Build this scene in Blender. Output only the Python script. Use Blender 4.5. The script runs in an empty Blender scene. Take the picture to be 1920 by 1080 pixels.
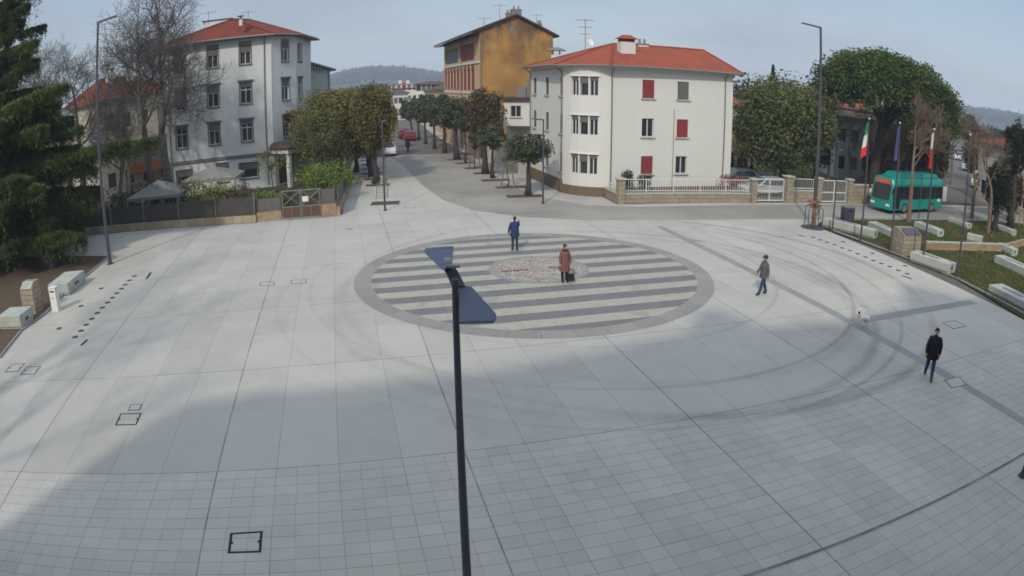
EXPOSURE = 0.26; SUN_E = 2.15; SKY_E = .15; SKY_DUST = 2.0; SKY_AIR = 1.0; SKY_OZ = 1.5
CLOUD_A = .6; CLOUD_B = .97; CLOUD_C = (1.8, 2.03, 2.32); CLOUD_TOP = (5.9, 6.7, 7.8)
HAZE = .00045
import bpy, bmesh, math, random
import numpy as np
from mathutils import Vector, Matrix
random.seed(7)
RNG = np.random.default_rng(7)
SC = bpy.context.scene
COL = SC.collection
PI = math.pi

# ------------------------------------------------------------------ surveyed lens (barrel-distorted webcam, 8.45 m above the square)
CAM_H = 8.45
F, K1, K2, PITCH, ROLL = 1279.448, 0.027985, 0.099423, 0.301628, -0.001729
AZ = 0.2489                                   # direction of the paving grid
_cp, _sp = math.cos(PITCH), math.sin(PITCH)
_f = Vector((0, _cp, -_sp)); _u = Vector((0, _sp, _cp)); _r = Vector((1, 0, 0))
_cr, _sr = math.cos(ROLL), math.sin(ROLL)
CR = _r * _cr + _u * _sr
CU = _u * _cr - _r * _sr

def ray(px, py):
    x, y = px - 960.0, 540.0 - py
    r = math.hypot(x, y) + 1e-9
    t = r / F
    th = t * (1 + K1 * t * t + K2 * t ** 4)
    s = math.sin(th)
    return CR * (x / r * s) + CU * (y / r * s) + _f * math.cos(th)

def G(px, py, z=0.0):
    "survey: the place at height z seen at this picture point"
    d = ray(px, py)
    t = (z - CAM_H) / d.z
    return Vector((d.x * t, d.y * t, z))

def AT(px, D):
    "survey: a plan position D metres away in this picture column (near the horizon)"
    d = ray(px, 165)
    k = D / math.hypot(d.x, d.y)
    return Vector((d.x * k, d.y * k, 0))

def ZAT(P, py):
    "survey: height above plan position P of a picture row"
    lo, hi = -5.0, 90.0
    q = Vector((P[0], P[1], 0))
    for _ in range(40):
        m = (lo + hi) / 2
        v = Vector((q.x, q.y, m - CAM_H))
        c = Vector((v.dot(CR), v.dot(CU), v.dot(_f)))
        rho = math.hypot(c.x, c.y) + 1e-9
        th = math.atan2(rho, c.z); t = th
        for _k in range(8):
            t -= (t * (1 + K1 * t * t + K2 * t ** 4) - th) / (1 + 3 * K1 * t * t + 5 * K2 * t ** 4)
        y = 540 - F * t * c.y / rho
        if y > py: lo = m
        else: hi = m
    return lo

# ------------------------------------------------------------------ object helpers
def link(name, me, mats, parent=None):
    o = bpy.data.objects.new(name, me)
    COL.objects.link(o)
    if not isinstance(mats, (list, tuple)): mats = [mats]
    for m in mats: me.materials.append(m)
    if parent is not None: o.parent = parent
    return o

def tag(o, label, cat, group=None, kind=None):
    if label: o['label'] = label
    if cat: o['category'] = cat
    if group: o['group'] = group
    if kind: o['kind'] = kind
    return o

def thing(name, label, cat, loc=(0, 0, 0), rz=0.0, group=None):
    o = bpy.data.objects.new(name, None)
    COL.objects.link(o)
    o.location = loc; o.rotation_euler = (0, 0, rz)
    o.empty_display_size = 0.3
    return tag(o, label, cat, group)

def struct(name, mb, m, label=None):
    o = mb.build(name, m); o['kind'] = 'structure'
    if label: o['label'] = label
    return o

class Fr:
    "a vertical wall plane: s along it, d outward, z up"
    def __init__(self, P, Q=None, ang=None):
        self.P = Vector((P[0], P[1], 0))
        if Q is not None:
            dx, dy = Q[0] - P[0], Q[1] - P[1]
            self.L = math.hypot(dx, dy); ang = math.atan2(dy, dx)
        self.a = ang
        self.u = Vector((math.cos(ang), math.sin(ang), 0))
        self.n = Vector((math.sin(ang), -math.cos(ang), 0))
    def p(self, s, d, z): return self.P + self.u * s + self.n * d + Vector((0, 0, z))
    def sz(self, px, py):
        d = ray(px, py)
        t = self.P.dot(self.n) / (d.x * self.n.x + d.y * self.n.y)
        X = Vector((d.x * t, d.y * t, 0))
        return (X - self.P).dot(self.u), d.z * t + CAM_H

class MB:
    def __init__(self): self.v = []; self.f = []; self.m = []; self.c = 0; self.sm = False
    def poly(self, pts):
        b = len(self.v); self.v += [tuple(p) for p in pts]; self.f.append(tuple(range(b, b + len(pts)))); self.m.append(self.c)
    def mesh(self, vs, fs):
        b = len(self.v); self.v += [tuple(p) for p in vs]
        for f in fs: self.f.append(tuple(i + b for i in f)); self.m.append(self.c)
    def hexa(self, p):    # p: 4 bottom ccw, 4 top ccw
        self.mesh(p, [(3, 2, 1, 0), (4, 5, 6, 7), (0, 1, 5, 4), (1, 2, 6, 5), (2, 3, 7, 6), (3, 0, 4, 7)])
    def box(self, x0, x1, y0, y1, z0, z1, M=None):
        p = [Vector(q) for q in ((x0, y0, z0), (x1, y0, z0), (x1, y1, z0), (x0, y1, z0), (x0, y0, z1), (x1, y0, z1), (x1, y1, z1), (x0, y1, z1))]
        if M is not None: p = [M @ q for q in p]
        self.hexa(p)
    def fbox(self, F_, s0, s1, d0, d1, z0, z1):   # d0<d1 outward
        self.hexa([F_.p(s0, d1, z0), F_.p(s1, d1, z0), F_.p(s1, d0, z0), F_.p(s0, d0, z0), F_.p(s0, d1, z1), F_.p(s1, d1, z1), F_.p(s1, d0, z1), F_.p(s0, d0, z1)])
    def prism(self, pts, z0, z1):
        n = len(pts)
        a = sum(pts[i][0] * pts[(i + 1) % n][1] - pts[(i + 1) % n][0] * pts[i][1] for i in range(n))
        if a < 0: pts = pts[::-1]
        lo = [(p[0], p[1], z0) for p in pts]; hi = [(p[0], p[1], z1) for p in pts]
        self.mesh(lo + hi, [tuple(range(n))[::-1], tuple(range(n, 2 * n))] + [(i, (i + 1) % n, (i + 1) % n + n, i + n) for i in range(n)])
    def ring(self, c, ax, r, n, ph=0.0):
        ax = Vector(ax).normalized()
        t = Vector((0, 0, 1)) if abs(ax.z) < 0.9 else Vector((1, 0, 0))
        e1 = ax.cross(t).normalized(); e2 = ax.cross(e1)
        return [Vector(c) + e1 * (r * math.cos(ph + 2 * PI * k / n)) + e2 * (r * math.sin(ph + 2 * PI * k / n)) for k in range(n)]
    def tube(self, pts, rads, n=6, cap=True):
        pts = [Vector(p) for p in pts]
        if not isinstance(rads, (list, tuple)): rads = [rads] * len(pts)
        b = len(self.v)
        for i, p in enumerate(pts):
            ax = (pts[min(i + 1, len(pts) - 1)] - pts[max(i - 1, 0)])
            if ax.length < 1e-9: ax = Vector((0, 0, 1))
            self.v += [tuple(q) for q in self.ring(p, ax, rads[i], n)]
        for i in range(len(pts) - 1):
            for k in range(n):
                a = b + i * n + k; c = b + i * n + (k + 1) % n
                self.f.append((a, c, c + n, a + n)); self.m.append(self.c)
        if cap:
            self.f.append(tuple(b + k for k in range(n))[::-1]); self.m.append(self.c)
            e = b + (len(pts) - 1) * n
            self.f.append(tuple(e + k for k in range(n))); self.m.append(self.c)
    def lathe(self, c, prof, n=16):
        b = len(self.v); c = Vector(c)
        for r, z in prof:
            for k in range(n): self.v.append((c.x + r * math.cos(2 * PI * k / n), c.y + r * math.sin(2 * PI * k / n), c.z + z))
        for i in range(len(prof) - 1):
            for k in range(n):
                a = b + i * n + k; d = b + i * n + (k + 1) % n
                self.f.append((a, d, d + n, a + n)); self.m.append(self.c)
        self.f.append(tuple(b + k for k in range(n))[::-1]); self.m.append(self.c)
        e = b + (len(prof) - 1) * n
        self.f.append(tuple(e + k for k in range(n))); self.m.append(self.c)
    def build(self, name, mats, parent=None, smooth=False, bevel=0.0):
        me = bpy.data.meshes.new(name)
        me.from_pydata(self.v, [], self.f)
        if max(self.m, default=0) > 0: me.polygons.foreach_set('material_index', self.m)
        if smooth or self.sm: me.polygons.foreach_set('use_smooth', [True] * len(self.f))
        me.update()
        if bevel:
            bm = bmesh.new(); bm.from_mesh(me)
            bmesh.ops.remove_doubles(bm, verts=bm.verts, dist=1e-5)
            bmesh.ops.bevel(bm, geom=[e for e in bm.edges if len(e.link_faces) == 2 and e.calc_face_angle(0) > 0.5], offset=bevel, segments=2, affect='EDGES', profile=.6)
            bm.to_mesh(me); bm.free()
        return link(name, me, mats, parent)

def hull(name, pts, mats, parent=None):
    bm = bmesh.new()
    for p in pts: bm.verts.new(p)
    r = bmesh.ops.convex_hull(bm, input=bm.verts)
    bmesh.ops.delete(bm, geom=[e for e in r['geom_interior'] if isinstance(e, bmesh.types.BMVert)], context='VERTS')
    bmesh.ops.dissolve_limit(bm, angle_limit=0.01, verts=bm.verts, edges=bm.edges)
    bmesh.ops.recalc_face_normals(bm, faces=bm.faces)
    me = bpy.data.meshes.new(name); bm.to_mesh(me); bm.free()
    return link(name, me, mats, parent)

# ------------------------------------------------------------------ materials
class X:
    "little arithmetic on node sockets"
    def __init__(self, nt, s): self.nt, self.s = nt, s
    def _op(self, op, *a, clamp=False):
        n = self.nt.nodes.new('ShaderNodeMath'); n.operation = op; n.use_clamp = clamp
        for i, q in enumerate((self,) + a):
            if isinstance(q, X): self.nt.links.new(q.s, n.inputs[i])
            else: n.inputs[i].default_value = q
        return X(self.nt, n.outputs[0])
    def __add__(s, o): return s._op('ADD', o)
    def __sub__(s, o): return s._op('SUBTRACT', o)
    def __mul__(s, o): return s._op('MULTIPLY', o)
    def __truediv__(s, o): return s._op('DIVIDE', o)
    def lt(s, o): return s._op('LESS_THAN', o)
    def gt(s, o): return s._op('GREATER_THAN', o)
    def abs(s): return s._op('ABSOLUTE')
    def floor(s): return s._op('FLOOR')
    def fract(s): return s._op('FRACT')
    def sqrt(s): return s._op('SQRT')
    def mn(s, o): return s._op('MINIMUM', o)
    def mx(s, o): return s._op('MAXIMUM', o)
    def sat(s): return s._op('ADD', 0.0, clamp=True)
    def ramp(s, a, b): return ((s - a) * (1.0 / (b - a))).sat()

class NM:
    def __init__(self, name, rough=0.8, metal=0.0, spec=0.35):
        self.m = bpy.data.materials.new(name); self.m.use_nodes = True
        self.nt = self.m.node_tree; self.b = self.nt.nodes['Principled BSDF']
        self.b.inputs['Roughness'].default_value = rough
        self.b.inputs['Metallic'].default_value = metal
        self.b.inputs['Specular IOR Level'].default_value = spec
        self.co = None
    def pos(self):
        if not self.co:
            n = self.nt.nodes.new('ShaderNodeNewGeometry'); self.geo = n; self.co = n.outputs['Position']
        return self.co
    def xyz(self):
        n = self.nt.nodes.new('ShaderNodeSeparateXYZ'); self.nt.links.new(self.pos(), n.inputs[0])
        return [X(self.nt, o) for o in n.outputs]
    def noise(self, scale, detail=3, vec=None, rough=.55, stretch=None):
        n = self.nt.nodes.new('ShaderNodeTexNoise'); n.inputs['Scale'].default_value = scale; n.inputs['Detail'].default_value = detail
        n.inputs['Roughness'].default_value = rough
        v = vec or self.pos()
        if stretch:
            mp = self.nt.nodes.new('ShaderNodeMapping'); mp.inputs['Scale'].default_value = stretch
            self.nt.links.new(v, mp.inputs[0]); v = mp.outputs[0]
        self.nt.links.new(v, n.inputs['Vector'])
        return X(self.nt, n.outputs[0])
    def combine(self, x, y, z=0.0):
        n = self.nt.nodes.new('ShaderNodeCombineXYZ')
        for i, q in enumerate((x, y, z)):
            if isinstance(q, X): self.nt.links.new(q.s, n.inputs[i])
            else: n.inputs[i].default_value = q
        return n.outputs[0]
    def white(self, vec):
        n = self.nt.nodes.new('ShaderNodeTexWhiteNoise'); n.noise_dimensions = '3D'; self.nt.links.new(vec, n.inputs['Vector'])
        return X(self.nt, n.outputs['Value'])
    def island(self):
        self.pos(); return X(self.nt, self.geo.outputs['Random Per Island'])
    def mix(self, a, b, fac):
        n = self.nt.nodes.new('ShaderNodeMix'); n.data_type = 'RGBA'
        for i, q in ((6, a), (7, b)):
            if isinstance(q, tuple): n.inputs[i].default_value = (*q, 1)
            else: self.nt.links.new(q, n.inputs[i])
        if isinstance(fac, X): self.nt.links.new(fac.s, n.inputs[0])
        else: n.inputs[0].default_value = fac
        return n.outputs[2]
    def scale(self, col, f):
        n = self.nt.nodes.new('ShaderNodeVectorMath'); n.operation = 'SCALE'
        if isinstance(col, tuple): n.inputs[0].default_value = col
        else: self.nt.links.new(col, n.inputs[0])
        if isinstance(f, X): self.nt.links.new(f.s, n.inputs['Scale'])
        else: n.inputs['Scale'].default_value = f
        return n.outputs[0]
    def color(self, c):
        if isinstance(c, tuple): self.b.inputs['Base Color'].default_value = (*c, 1)
        else: self.nt.links.new(c, self.b.inputs['Base Color'])
        return self
    def bump(self, h, dist=0.02, strength=0.5):
        n = self.nt.nodes.new('ShaderNodeBump'); n.inputs['Distance'].default_value = dist; n.inputs['Strength'].default_value = strength
        self.nt.links.new(h.s, n.inputs['Height']); self.nt.links.new(n.outputs[0], self.b.inputs['Normal'])
        return self

def simple(name, c, rough=.7, var=.18, sc=2.0, metal=0.0, bump=0.0, spec=.35):
    m = NM(name, rough, metal, spec)
    n = m.noise(sc, 4) + m.noise(sc * 7, 3) * .5
    m.color(m.scale(c, (n - .75) * (var * 2.2) + 1.0))
    if bump: m.bump(n, bump)
    return m.m

def foliage(name, dark, light, sc=.9, brown=None):
    m = NM(name, .75, spec=.2)
    f = (m.noise(sc, 3).ramp(.35, .68) * .6 + m.island() * .4)
    c = m.mix(dark, light, f)
    if brown: c = m.mix(c, brown, m.noise(sc * .5, 3).ramp(.48, .62))
    m.color(c)
    # thin leaves let some light through
    nt = m.nt; t = nt.nodes.new('ShaderNodeBsdfTranslucent'); nt.links.new(c, t.inputs[0])
    a = nt.nodes.new('ShaderNodeMixShader'); a.inputs[0].default_value = .25
    nt.links.new(m.b.outputs[0], a.inputs[1]); nt.links.new(t.outputs[0], a.inputs[2])
    nt.links.new(a.outputs[0], nt.nodes['Material Output'].inputs[0])
    return m.m

def plaster(name, c, stain, amt=.5, rough=.9, streak=True):
    m = NM(name, rough, spec=.2)
    a = m.noise(.35, 5, rough=.65).ramp(.45, .75)
    s = m.noise(1.4, 4, stretch=(1, 1, .12)).ramp(.5, .8) if streak else a
    f = (a * .6 + s * .6).sat() * amt
    fine = m.noise(9, 3)
    m.color(m.scale(m.mix(c, stain, f), fine * .16 + .92))
    m.bump(m.noise(14, 3), .01, .35)
    return m.m

def rooftile(name, c1, c2, dark):
    m = NM(name, .85, spec=.2)
    x, y, z = m.xyz()
    rows = (z * 8.0).fract()
    line = rows.lt(.22)
    cell = m.white(m.combine((x * 3.2 + y * .4).floor(), (y * 3.2).floor(), (z * 8.0).floor()))
    c = m.mix(c1, c2, (m.noise(.8, 4).ramp(.35, .65) * .5 + cell * .5))
    c = m.mix(c, dark, (m.noise(.5, 5, rough=.7).ramp(.52, .75) * .6))
    m.color(m.scale(c, (line * -.28) + 1.0))
    m.bump(rows + m.noise(6, 2) * .5, .05, .8)
    return m.m
M = {}
# ------------------------------------------------------------------ camera, sun, sky
cd = bpy.data.cameras.new('camera'); cam = bpy.data.objects.new('camera', cd); COL.objects.link(cam)
cam.location = (0, 0, CAM_H)
cam.matrix_world = Matrix.Translation((0, 0, CAM_H)) @ Matrix((CR, CU, -_f)).transposed().to_4x4()
cd.type = 'PANO'; cd.panorama_type = 'FISHEYE_LENS_POLYNOMIAL'
cd.sensor_width = 36; cd.sensor_height = 20.25; cd.sensor_fit = 'HORIZONTAL'; cd.fisheye_fov = PI
cd.fisheye_polynomial_k0 = 0.0
cd.fisheye_polynomial_k1, cd.fisheye_polynomial_k2, cd.fisheye_polynomial_k3, cd.fisheye_polynomial_k4 = -4.15099457e-02, -7.75440064e-05, 9.03701112e-06, -6.31445591e-07
cd.clip_start = 0.1; cd.clip_end = 8000
SC.camera = cam
SC.view_settings.view_transform = 'Standard'; SC.view_settings.look = 'None'
SC.view_settings.exposure = EXPOSURE; SC.view_settings.gamma = 1
SUN_EL = math.radians(38)
SD = Vector((-.276 * math.cos(SUN_EL), -.961 * math.cos(SUN_EL), math.sin(SUN_EL))).normalized()
sl = bpy.data.lights.new('sun', 'SUN'); sl.energy = SUN_E; sl.angle = math.radians(1.9); sl.color = (1, .91, .78)
so = bpy.data.objects.new('sun', sl); COL.objects.link(so)
so.rotation_euler = SD.to_track_quat('Z', 'Y').to_euler(); so.location = SD * 60
w = bpy.data.worlds.new('World'); SC.world = w; w.use_nodes = True
sky = w.node_tree.nodes.new('ShaderNodeTexSky'); sky.sky_type = 'NISHITA'; sky.sun_disc = False
sky.sun_elevation = SUN_EL; sky.sun_rotation = math.atan2(SD.x, SD.y); sky.dust_density = SKY_DUST; sky.air_density = SKY_AIR; sky.ozone_density = SKY_OZ
bg = w.node_tree.nodes['Background']; bg.inputs[1].default_value = SKY_E
# thin high cloud veil mixed into the sky
nt = w.node_tree
tc = nt.nodes.new('ShaderNodeTexCoord'); mp = nt.nodes.new('ShaderNodeMapping'); mp.inputs['Scale'].default_value = (1, 1, 3.5)
nz = nt.nodes.new('ShaderNodeTexNoise'); nz.inputs['Scale'].default_value = 2.2; nz.inputs['Detail'].default_value = 5
nt.links.new(tc.outputs['Generated'], mp.inputs[0]); nt.links.new(mp.outputs[0], nz.inputs['Vector'])
cr = nt.nodes.new('ShaderNodeMapRange'); cr.inputs[1].default_value = .42; cr.inputs[2].default_value = .72; cr.inputs[3].default_value = CLOUD_A; cr.inputs[4].default_value = CLOUD_B
nt.links.new(nz.outputs[0], cr.inputs[0])
mx = nt.nodes.new('ShaderNodeMix'); mx.data_type = 'RGBA'; mx.inputs[7].default_value = (*CLOUD_C, 1)
sz = nt.nodes.new('ShaderNodeSeparateXYZ'); nt.links.new(tc.outputs['Generated'], sz.inputs[0])
# the veil is brightened overhead, out of view, as added fill light
zr = nt.nodes.new('ShaderNodeMapRange'); zr.inputs[1].default_value = .2; zr.inputs[2].default_value = .6; nt.links.new(sz.outputs[2], zr.inputs[0])
vc = nt.nodes.new('ShaderNodeMix'); vc.data_type = 'RGBA'; vc.inputs[6].default_value = (*CLOUD_C, 1); vc.inputs[7].default_value = (*CLOUD_TOP, 1); nt.links.new(zr.outputs[0], vc.inputs[0]); nt.links.new(vc.outputs[2], mx.inputs[7])
nt.links.new(cr.outputs[0], mx.inputs[0]); nt.links.new(sky.outputs[0], mx.inputs[6]); nt.links.new(mx.outputs[2], bg.inputs[0])
SC.cycles.max_bounces = 6; SC.cycles.diffuse_bounces = 3; SC.cycles.transparent_max_bounces = 12; SC.cycles.volume_bounces = 1
SC.cycles.use_denoising = True; SC.cycles.sample_clamp_indirect = 4
SC.cycles.pixel_filter_type = 'BLACKMAN_HARRIS'; SC.cycles.filter_width = 1.7

# ------------------------------------------------------------------ materials
def paving():
    m = NM('paving', .82, spec=.25)
    x, y, z = m.xyz()
    c, s = math.cos(AZ), math.sin(AZ)
    U = x * c + y * s; V = y * c - x * s
    u = (U + .662) / 1.507
    v = (V - 13.89) / 6.12
    def line(t, per, w):          # t in metres, joint every per, width w
        f = (t / per + .5).fract() - .5
        return (f.abs() * per).lt(w * .5)
    wv = m.noise(3, 2) * .01
    maj_u = line(U + (.662 + 2 * 1.507), 6.028, .035)
    min_u = line(U + .662, 1.507, .02)
    maj_v = line(V - 13.89, 6.12, .03).mx((V - 7.74).abs().lt(.045) * 1.3)
    tile = V.lt(13.89)
    tu = (U + .662) / .5023; tv = (V - 13.89) / .389
    row = tv.floor()
    shift = (m.white(m.combine(row, 3.0, 1.0)).gt(.88)) * .5
    tuf = tu + shift
    t_u = ((tuf + .5).fract() - .5).abs().lt(.014) * .6
    t_v = ((tv + .5).fract() - .5).abs().lt(.019)
    tl = (t_u.mx(t_v)) * tile
    cellv = m.white(m.combine(tuf.floor(), row))
    slab = m.white(m.combine(u.floor(), ((V - 13.89) / 3.06).floor(), 7.0))
    var = (cellv * tile) * .08 + slab * .11 + .03 + m.noise(.18, 4, rough=.6) * .26 + m.noise(1.3, 5, rough=.7) * .2 + m.noise(14, 2) * .08
    spots = m.noise(2.6, 2).ramp(.745, .76) * .16
    st = m.noise(.11, 5, rough=.7).ramp(.5, .68) * .13
    # tyre rings worn into the stone
    rings = None
    for cx, cy, R, w_, a in ((3.97, 26.74, 11.23, .34, .2), (5.97, 28.75, 13.18, .34, .22), (3.3, 29.66, 12.25, .16, .22), (3.6, 28.6, 13.6, .14, .2), (2.6, 30.2, 9.6, .16, .14), (5.2, 27.1, 9.4, .4, .1)):
        d = ((x - cx) * (x - cx) + (y - cy) * (y - cy)).sqrt() - R
        r = (d.abs() / w_)._op('MULTIPLY', -1.0) + 1.0
        r = r.sat() * (m.noise(.14, 2, vec=None).ramp(.2, .45)) * a * 1.2 * (x.ramp(0, 13) * .85 + .3)
        rings = r if rings is None else rings + r
    f = (var + .66) - st - spots - rings
    ln = (maj_u * .6).mx(min_u * .36).mx(maj_v * .55).mx(tl * .55) * (m.noise(.9, 3).ramp(.25, .6) * .5 + .5)
    f = f * (ln * -1.0 + 1.0)
    col = m.mix((.39, .375, .33), (.355, .345, .318), m.noise(.06, 3).ramp(.35, .65))
    col = m.mix(col, (.24, .225, .2), m.noise(.35, 5, rough=.75).ramp(.6, .8) * .35)
    m.color(m.scale(col, f))
    m.bump(m.noise(30, 2) - ln * .8, .006, .4)
    return m.m
M['paving'] = paving()

def concrete_road():
    m = NM('road_concrete', .88, spec=.2)
    n = m.noise(.09, 4, rough=.6) ; k = m.noise(.9, 5, rough=.7, stretch=(.35, 1.6, 1))
    c = m.mix((.28, .266, .235), (.2, .19, .17), n.ramp(.38, .62))
    m.color(m.scale(c, k * .35 + m.noise(12, 3) * .2 + .74)); m.bump(m.noise(40, 2), .004, .4)
    return m.m
M['road'] = concrete_road()
M['asphalt'] = simple('asphalt', (.11, .1, .092), .9, .2, .4, bump=.01)
M['dark_strip'] = simple('dark_stone_strip', (.235, .23, .225), .85, .22, 1.1, bump=.004)
M['light_pave'] = simple('pavement_stone', (.36, .355, .335), .85, .12, .6, bump=.004)

def stripes():
    m = NM('striped_stone', .8, spec=.25)
    x, y, z = m.xyz(); a = math.radians(14.4)
    V = y * math.cos(a) - x * math.sin(a)
    U = x * math.cos(a) + y * math.sin(a)
    f = ((V - 21.13) / 1.54 + .25).fract().lt(.5)
    n = m.noise(2.2, 5, rough=.7); n2 = m.noise(22, 3, rough=.7)
    dark = m.scale((.155, .148, .148), n2 * 1.1 + n * .5 + .2)
    light = m.scale((.335, .328, .27), n * .45 + n2 * .3 + .6)
    c = m.mix(light, dark, f)
    c = m.mix(c, (.3, .29, .27), m.noise(.5, 5, rough=.75).ramp(.58, .74) * .4)
    c = m.mix(c, (.13, .13, .14), m.noise(.33, 5, rough=.7, stretch=(1.6, .8, 1))  .ramp(.55, .72) * .5)
    j = ((U / 2.4).fract() - .5).abs().lt(.004)
    m.color(m.scale(c, j * -.25 + 1.0)); m.bump(n2, .01, .5)
    return m.m
M['stripes'] = stripes()

def ringmat():
    m = NM('ring_stone', .82, spec=.25)
    x, y, z = m.xyz()
    a = (y - 29.46)._op('ARCTAN2', x - 1.01) * (8.0 / (2 * PI) * 5.0)
    seg = m.white(m.combine(a.floor(), 1.0)); j = ((a.fract() - .5).abs()).gt(.49)
    c = m.mix((.2, .185, .165), (.27, .26, .24), seg * .6 + m.noise(1.5, 4) * .4)
    m.color(m.scale(c, (m.noise(7, 4, rough=.75) * .7 + .66) * (j * -.35 + 1.0))); m.bump(m.noise(20, 3), .008, .4)
    return m.m
M['ring'] = ringmat()

def mosaic():
    m = NM('mosaic', .8, spec=.3)
    n = m.nt.nodes.new('ShaderNodeTexVoronoi'); n.inputs['Scale'].default_value = 10; m.nt.links.new(m.pos(), n.inputs['Vector'])
    h = X(m.nt, n.outputs['Distance'])
    sep = m.nt.nodes.new('ShaderNodeSeparateColor'); m.nt.links.new(n.outputs['Color'], sep.inputs[0])
    r1, r2 = X(m.nt, sep.outputs[0]), X(m.nt, sep.outputs[1])
    c = m.mix((.36, .32, .26), (.28, .225, .18), r1.gt(.7)); c = m.mix(c, (.4, .375, .315), r2.gt(.6)); c = m.mix(c, (.14, .12, .11), (r2 * r1).gt(.72))
    c = m.mix(c, (.15, .13, .12), h.ramp(.45, .62) * .7)
    m.color(c); m.bump(h * -1.0, .03, .6)
    return m.m
M['mosaic'] = mosaic()

def ground():
    m = NM('earth', .95, spec=.1)
    a = m.noise(.05, 5, rough=.65).ramp(.4, .6); b = m.noise(.6, 5, rough=.7)
    c = m.mix((.12, .115, .1), (.055, .065, .03), a)
    m.color(m.scale(c, b * .8 + .6)); m.bump(b, .05, .5)
    return m.m
M['earth'] = ground()
def grass():
    m = NM('lawn', .95, spec=.1)
    a = m.noise(.35, 5, rough=.7).ramp(.42, .66); b = m.noise(14, 4, rough=.8)
    c = m.mix((.04, .056, .012), (.075, .062, .03), a); c = m.mix(c, (.14, .105, .06), m.noise(.8, 5, rough=.8).ramp(.6, .72) * .7)
    m.color(m.scale(c, b * .9 + .5)); m.bump(b, .05, .9)
    return m.m
M['grass'] = grass()
M['soil'] = simple('soil', (.085, .06, .038), .95, .3, 2.5, bump=.02)
M['pit'] = simple('tree_pit_gravel', (.07, .045, .038), .95, .35, 8, bump=.02)
M['wallL'] = plaster('pale_plaster', (.54, .555, .545), (.36, .38, .375), .5)
M['wallLg'] = plaster('greenish_plaster', (.36, .42, .4), (.26, .3, .28), .4)
M['wallW'] = plaster('cream_plaster', (.55, .55, .515), (.43, .43, .39), .3)
def ochre():
    m = NM('ochre_plaster', .92, spec=.15); x, y, z = m.xyz()
    hi = z.ramp(9.5, 15.5) * .75 + .22
    st = (m.noise(.45, 6, rough=.72).ramp(.36, .66) * .8 + m.noise(1.6, 5, rough=.7, stretch=(1, 1, .1)).ramp(.45, .72) * .6).sat() * hi
    c = m.mix((.4, .22, .065), (.28, .15, .055), m.noise(.25, 4).ramp(.4, .6)); c = m.mix(c, (.1, .07, .048), st * 1.25)
    c = m.mix(c, (.3, .24, .17), m.noise(.8, 6, rough=.8).ramp(.6, .7) * .5)
    m.color(m.scale(c, m.noise(7, 4, rough=.7) * .35 + .82)); m.bump(m.noise(12, 4), .02, .4); return m.m
M['wallO'] = ochre()
M['wallOs'] = plaster('peach_plaster', (.48, .33, .2), (.36, .25, .16), .5)
M['wallC'] = plaster('old_cream_plaster', (.5, .47, .39), (.28, .24, .19), .5)
M['wallR'] = plaster('brick_red_plaster', (.3, .11, .07), (.2, .09, .06), .5)
M['plinth'] = plaster('brown_plinth', (.15, .105, .065), (.1, .085, .05), .7)
M['band'] = simple('dark_trim', (.14, .145, .145), .8, .15)
M['roofR'] = rooftile('bright_roof_tiles', (.32, .078, .036), (.22, .055, .03), (.14, .06, .042))
M['roofD'] = rooftile('weathered_roof_tiles', (.21, .048, .03), (.15, .04, .03), (.06, .04, .035))
M['roofB'] = rooftile('brown_roof_tiles', (.12, .07, .05), (.08, .055, .045), (.05, .045, .04))
M['white'] = simple('white_paint', (.62, .62, .6), .6, .1)
M['frame'] = simple('window_frame_paint', (.5, .5, .48), .55, .1)
M['soffit'] = simple('grey_soffit', (.16, .155, .15), .85, .12)
M['shutR'] = simple('dark_red_shutter', (.2, .028, .03), .7, .2, 5)
M['shutB'] = simple('brown_shutter', (.1, .05, .035), .75, .2, 5)
M['shutG'] = simple('grey_blind', (.11, .105, .095), .8, .2, 5)
def glass(name, c=(.02, .025, .03)):
    m = NM(name, .08, spec=.6); m.color(m.scale(c, m.noise(.7, 2) * 1.6 + .3)); return m.m
M['glass'] = glass('window_glass'); M['carglass'] = glass('car_glass', (.015, .017, .02))
M['metal'] = simple('anthracite_metal', (.06, .057, .08), .5, .1, metal=.2, spec=.5)
M['plate'] = simple('lamp_plate_metal', (.11, .14, .21), .5, .08, .8, metal=.2, spec=.6)
M['grey'] = simple('grey_metal', (.2, .205, .2), .55, .15, metal=.4)
M['black'] = simple('black_rubber', (.018, .018, .018), .8, .2)
M['rail'] = simple('white_railing_paint', (.55, .55, .52), .5, .12)
M['stone'] = simple('pale_stone', (.36, .37, .33), .85, .34, 1.3, bump=.01)
M['stoneS'] = simple('bench_side_stone', (.36, .375, .32), .85, .2, 2, bump=.01)
def masonry(name, c1, c2, mort, sx=1.2, sz=.28):
    m = NM(name, .92, spec=.15)
    x, y, z = m.xyz(); s = x * .97 + y * .6
    r = (z / sz).floor(); q = s / sx + r * .37
    cell = m.white(m.combine(q.floor(), r)); e = (q.fract() - .5).abs().gt(.47).mx(((z / sz).fract() - .5).abs().gt(.44))
    c = m.mix(c1, c2, cell * .7 + m.noise(3, 4) * .3); c = m.mix(c, mort, e * .7)
    m.color(m.scale(c, m.noise(8, 4, rough=.7) * .5 + .75)); m.bump(m.noise(9, 4) - e * .6, .03, .7)
    return m.m
M['rubble'] = masonry('rubble_stone', (.24, .19, .13), (.34, .3, .22), (.13, .11, .09), .55, .24)
M['ashlar'] = masonry('brown_ashlar', (.24, .2, .14), (.3, .26, .19), (.15, .125, .1), .9, .33)
M['brick'] = masonry('brick_wall', (.26, .15, .09), (.36, .29, .2), (.3, .26, .2), .5, .2)
M['kerbw'] = masonry('pale_kerb_wall', (.36, .32, .22), (.26, .19, .12), (.16, .13, .1), .7, .7)
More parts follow.
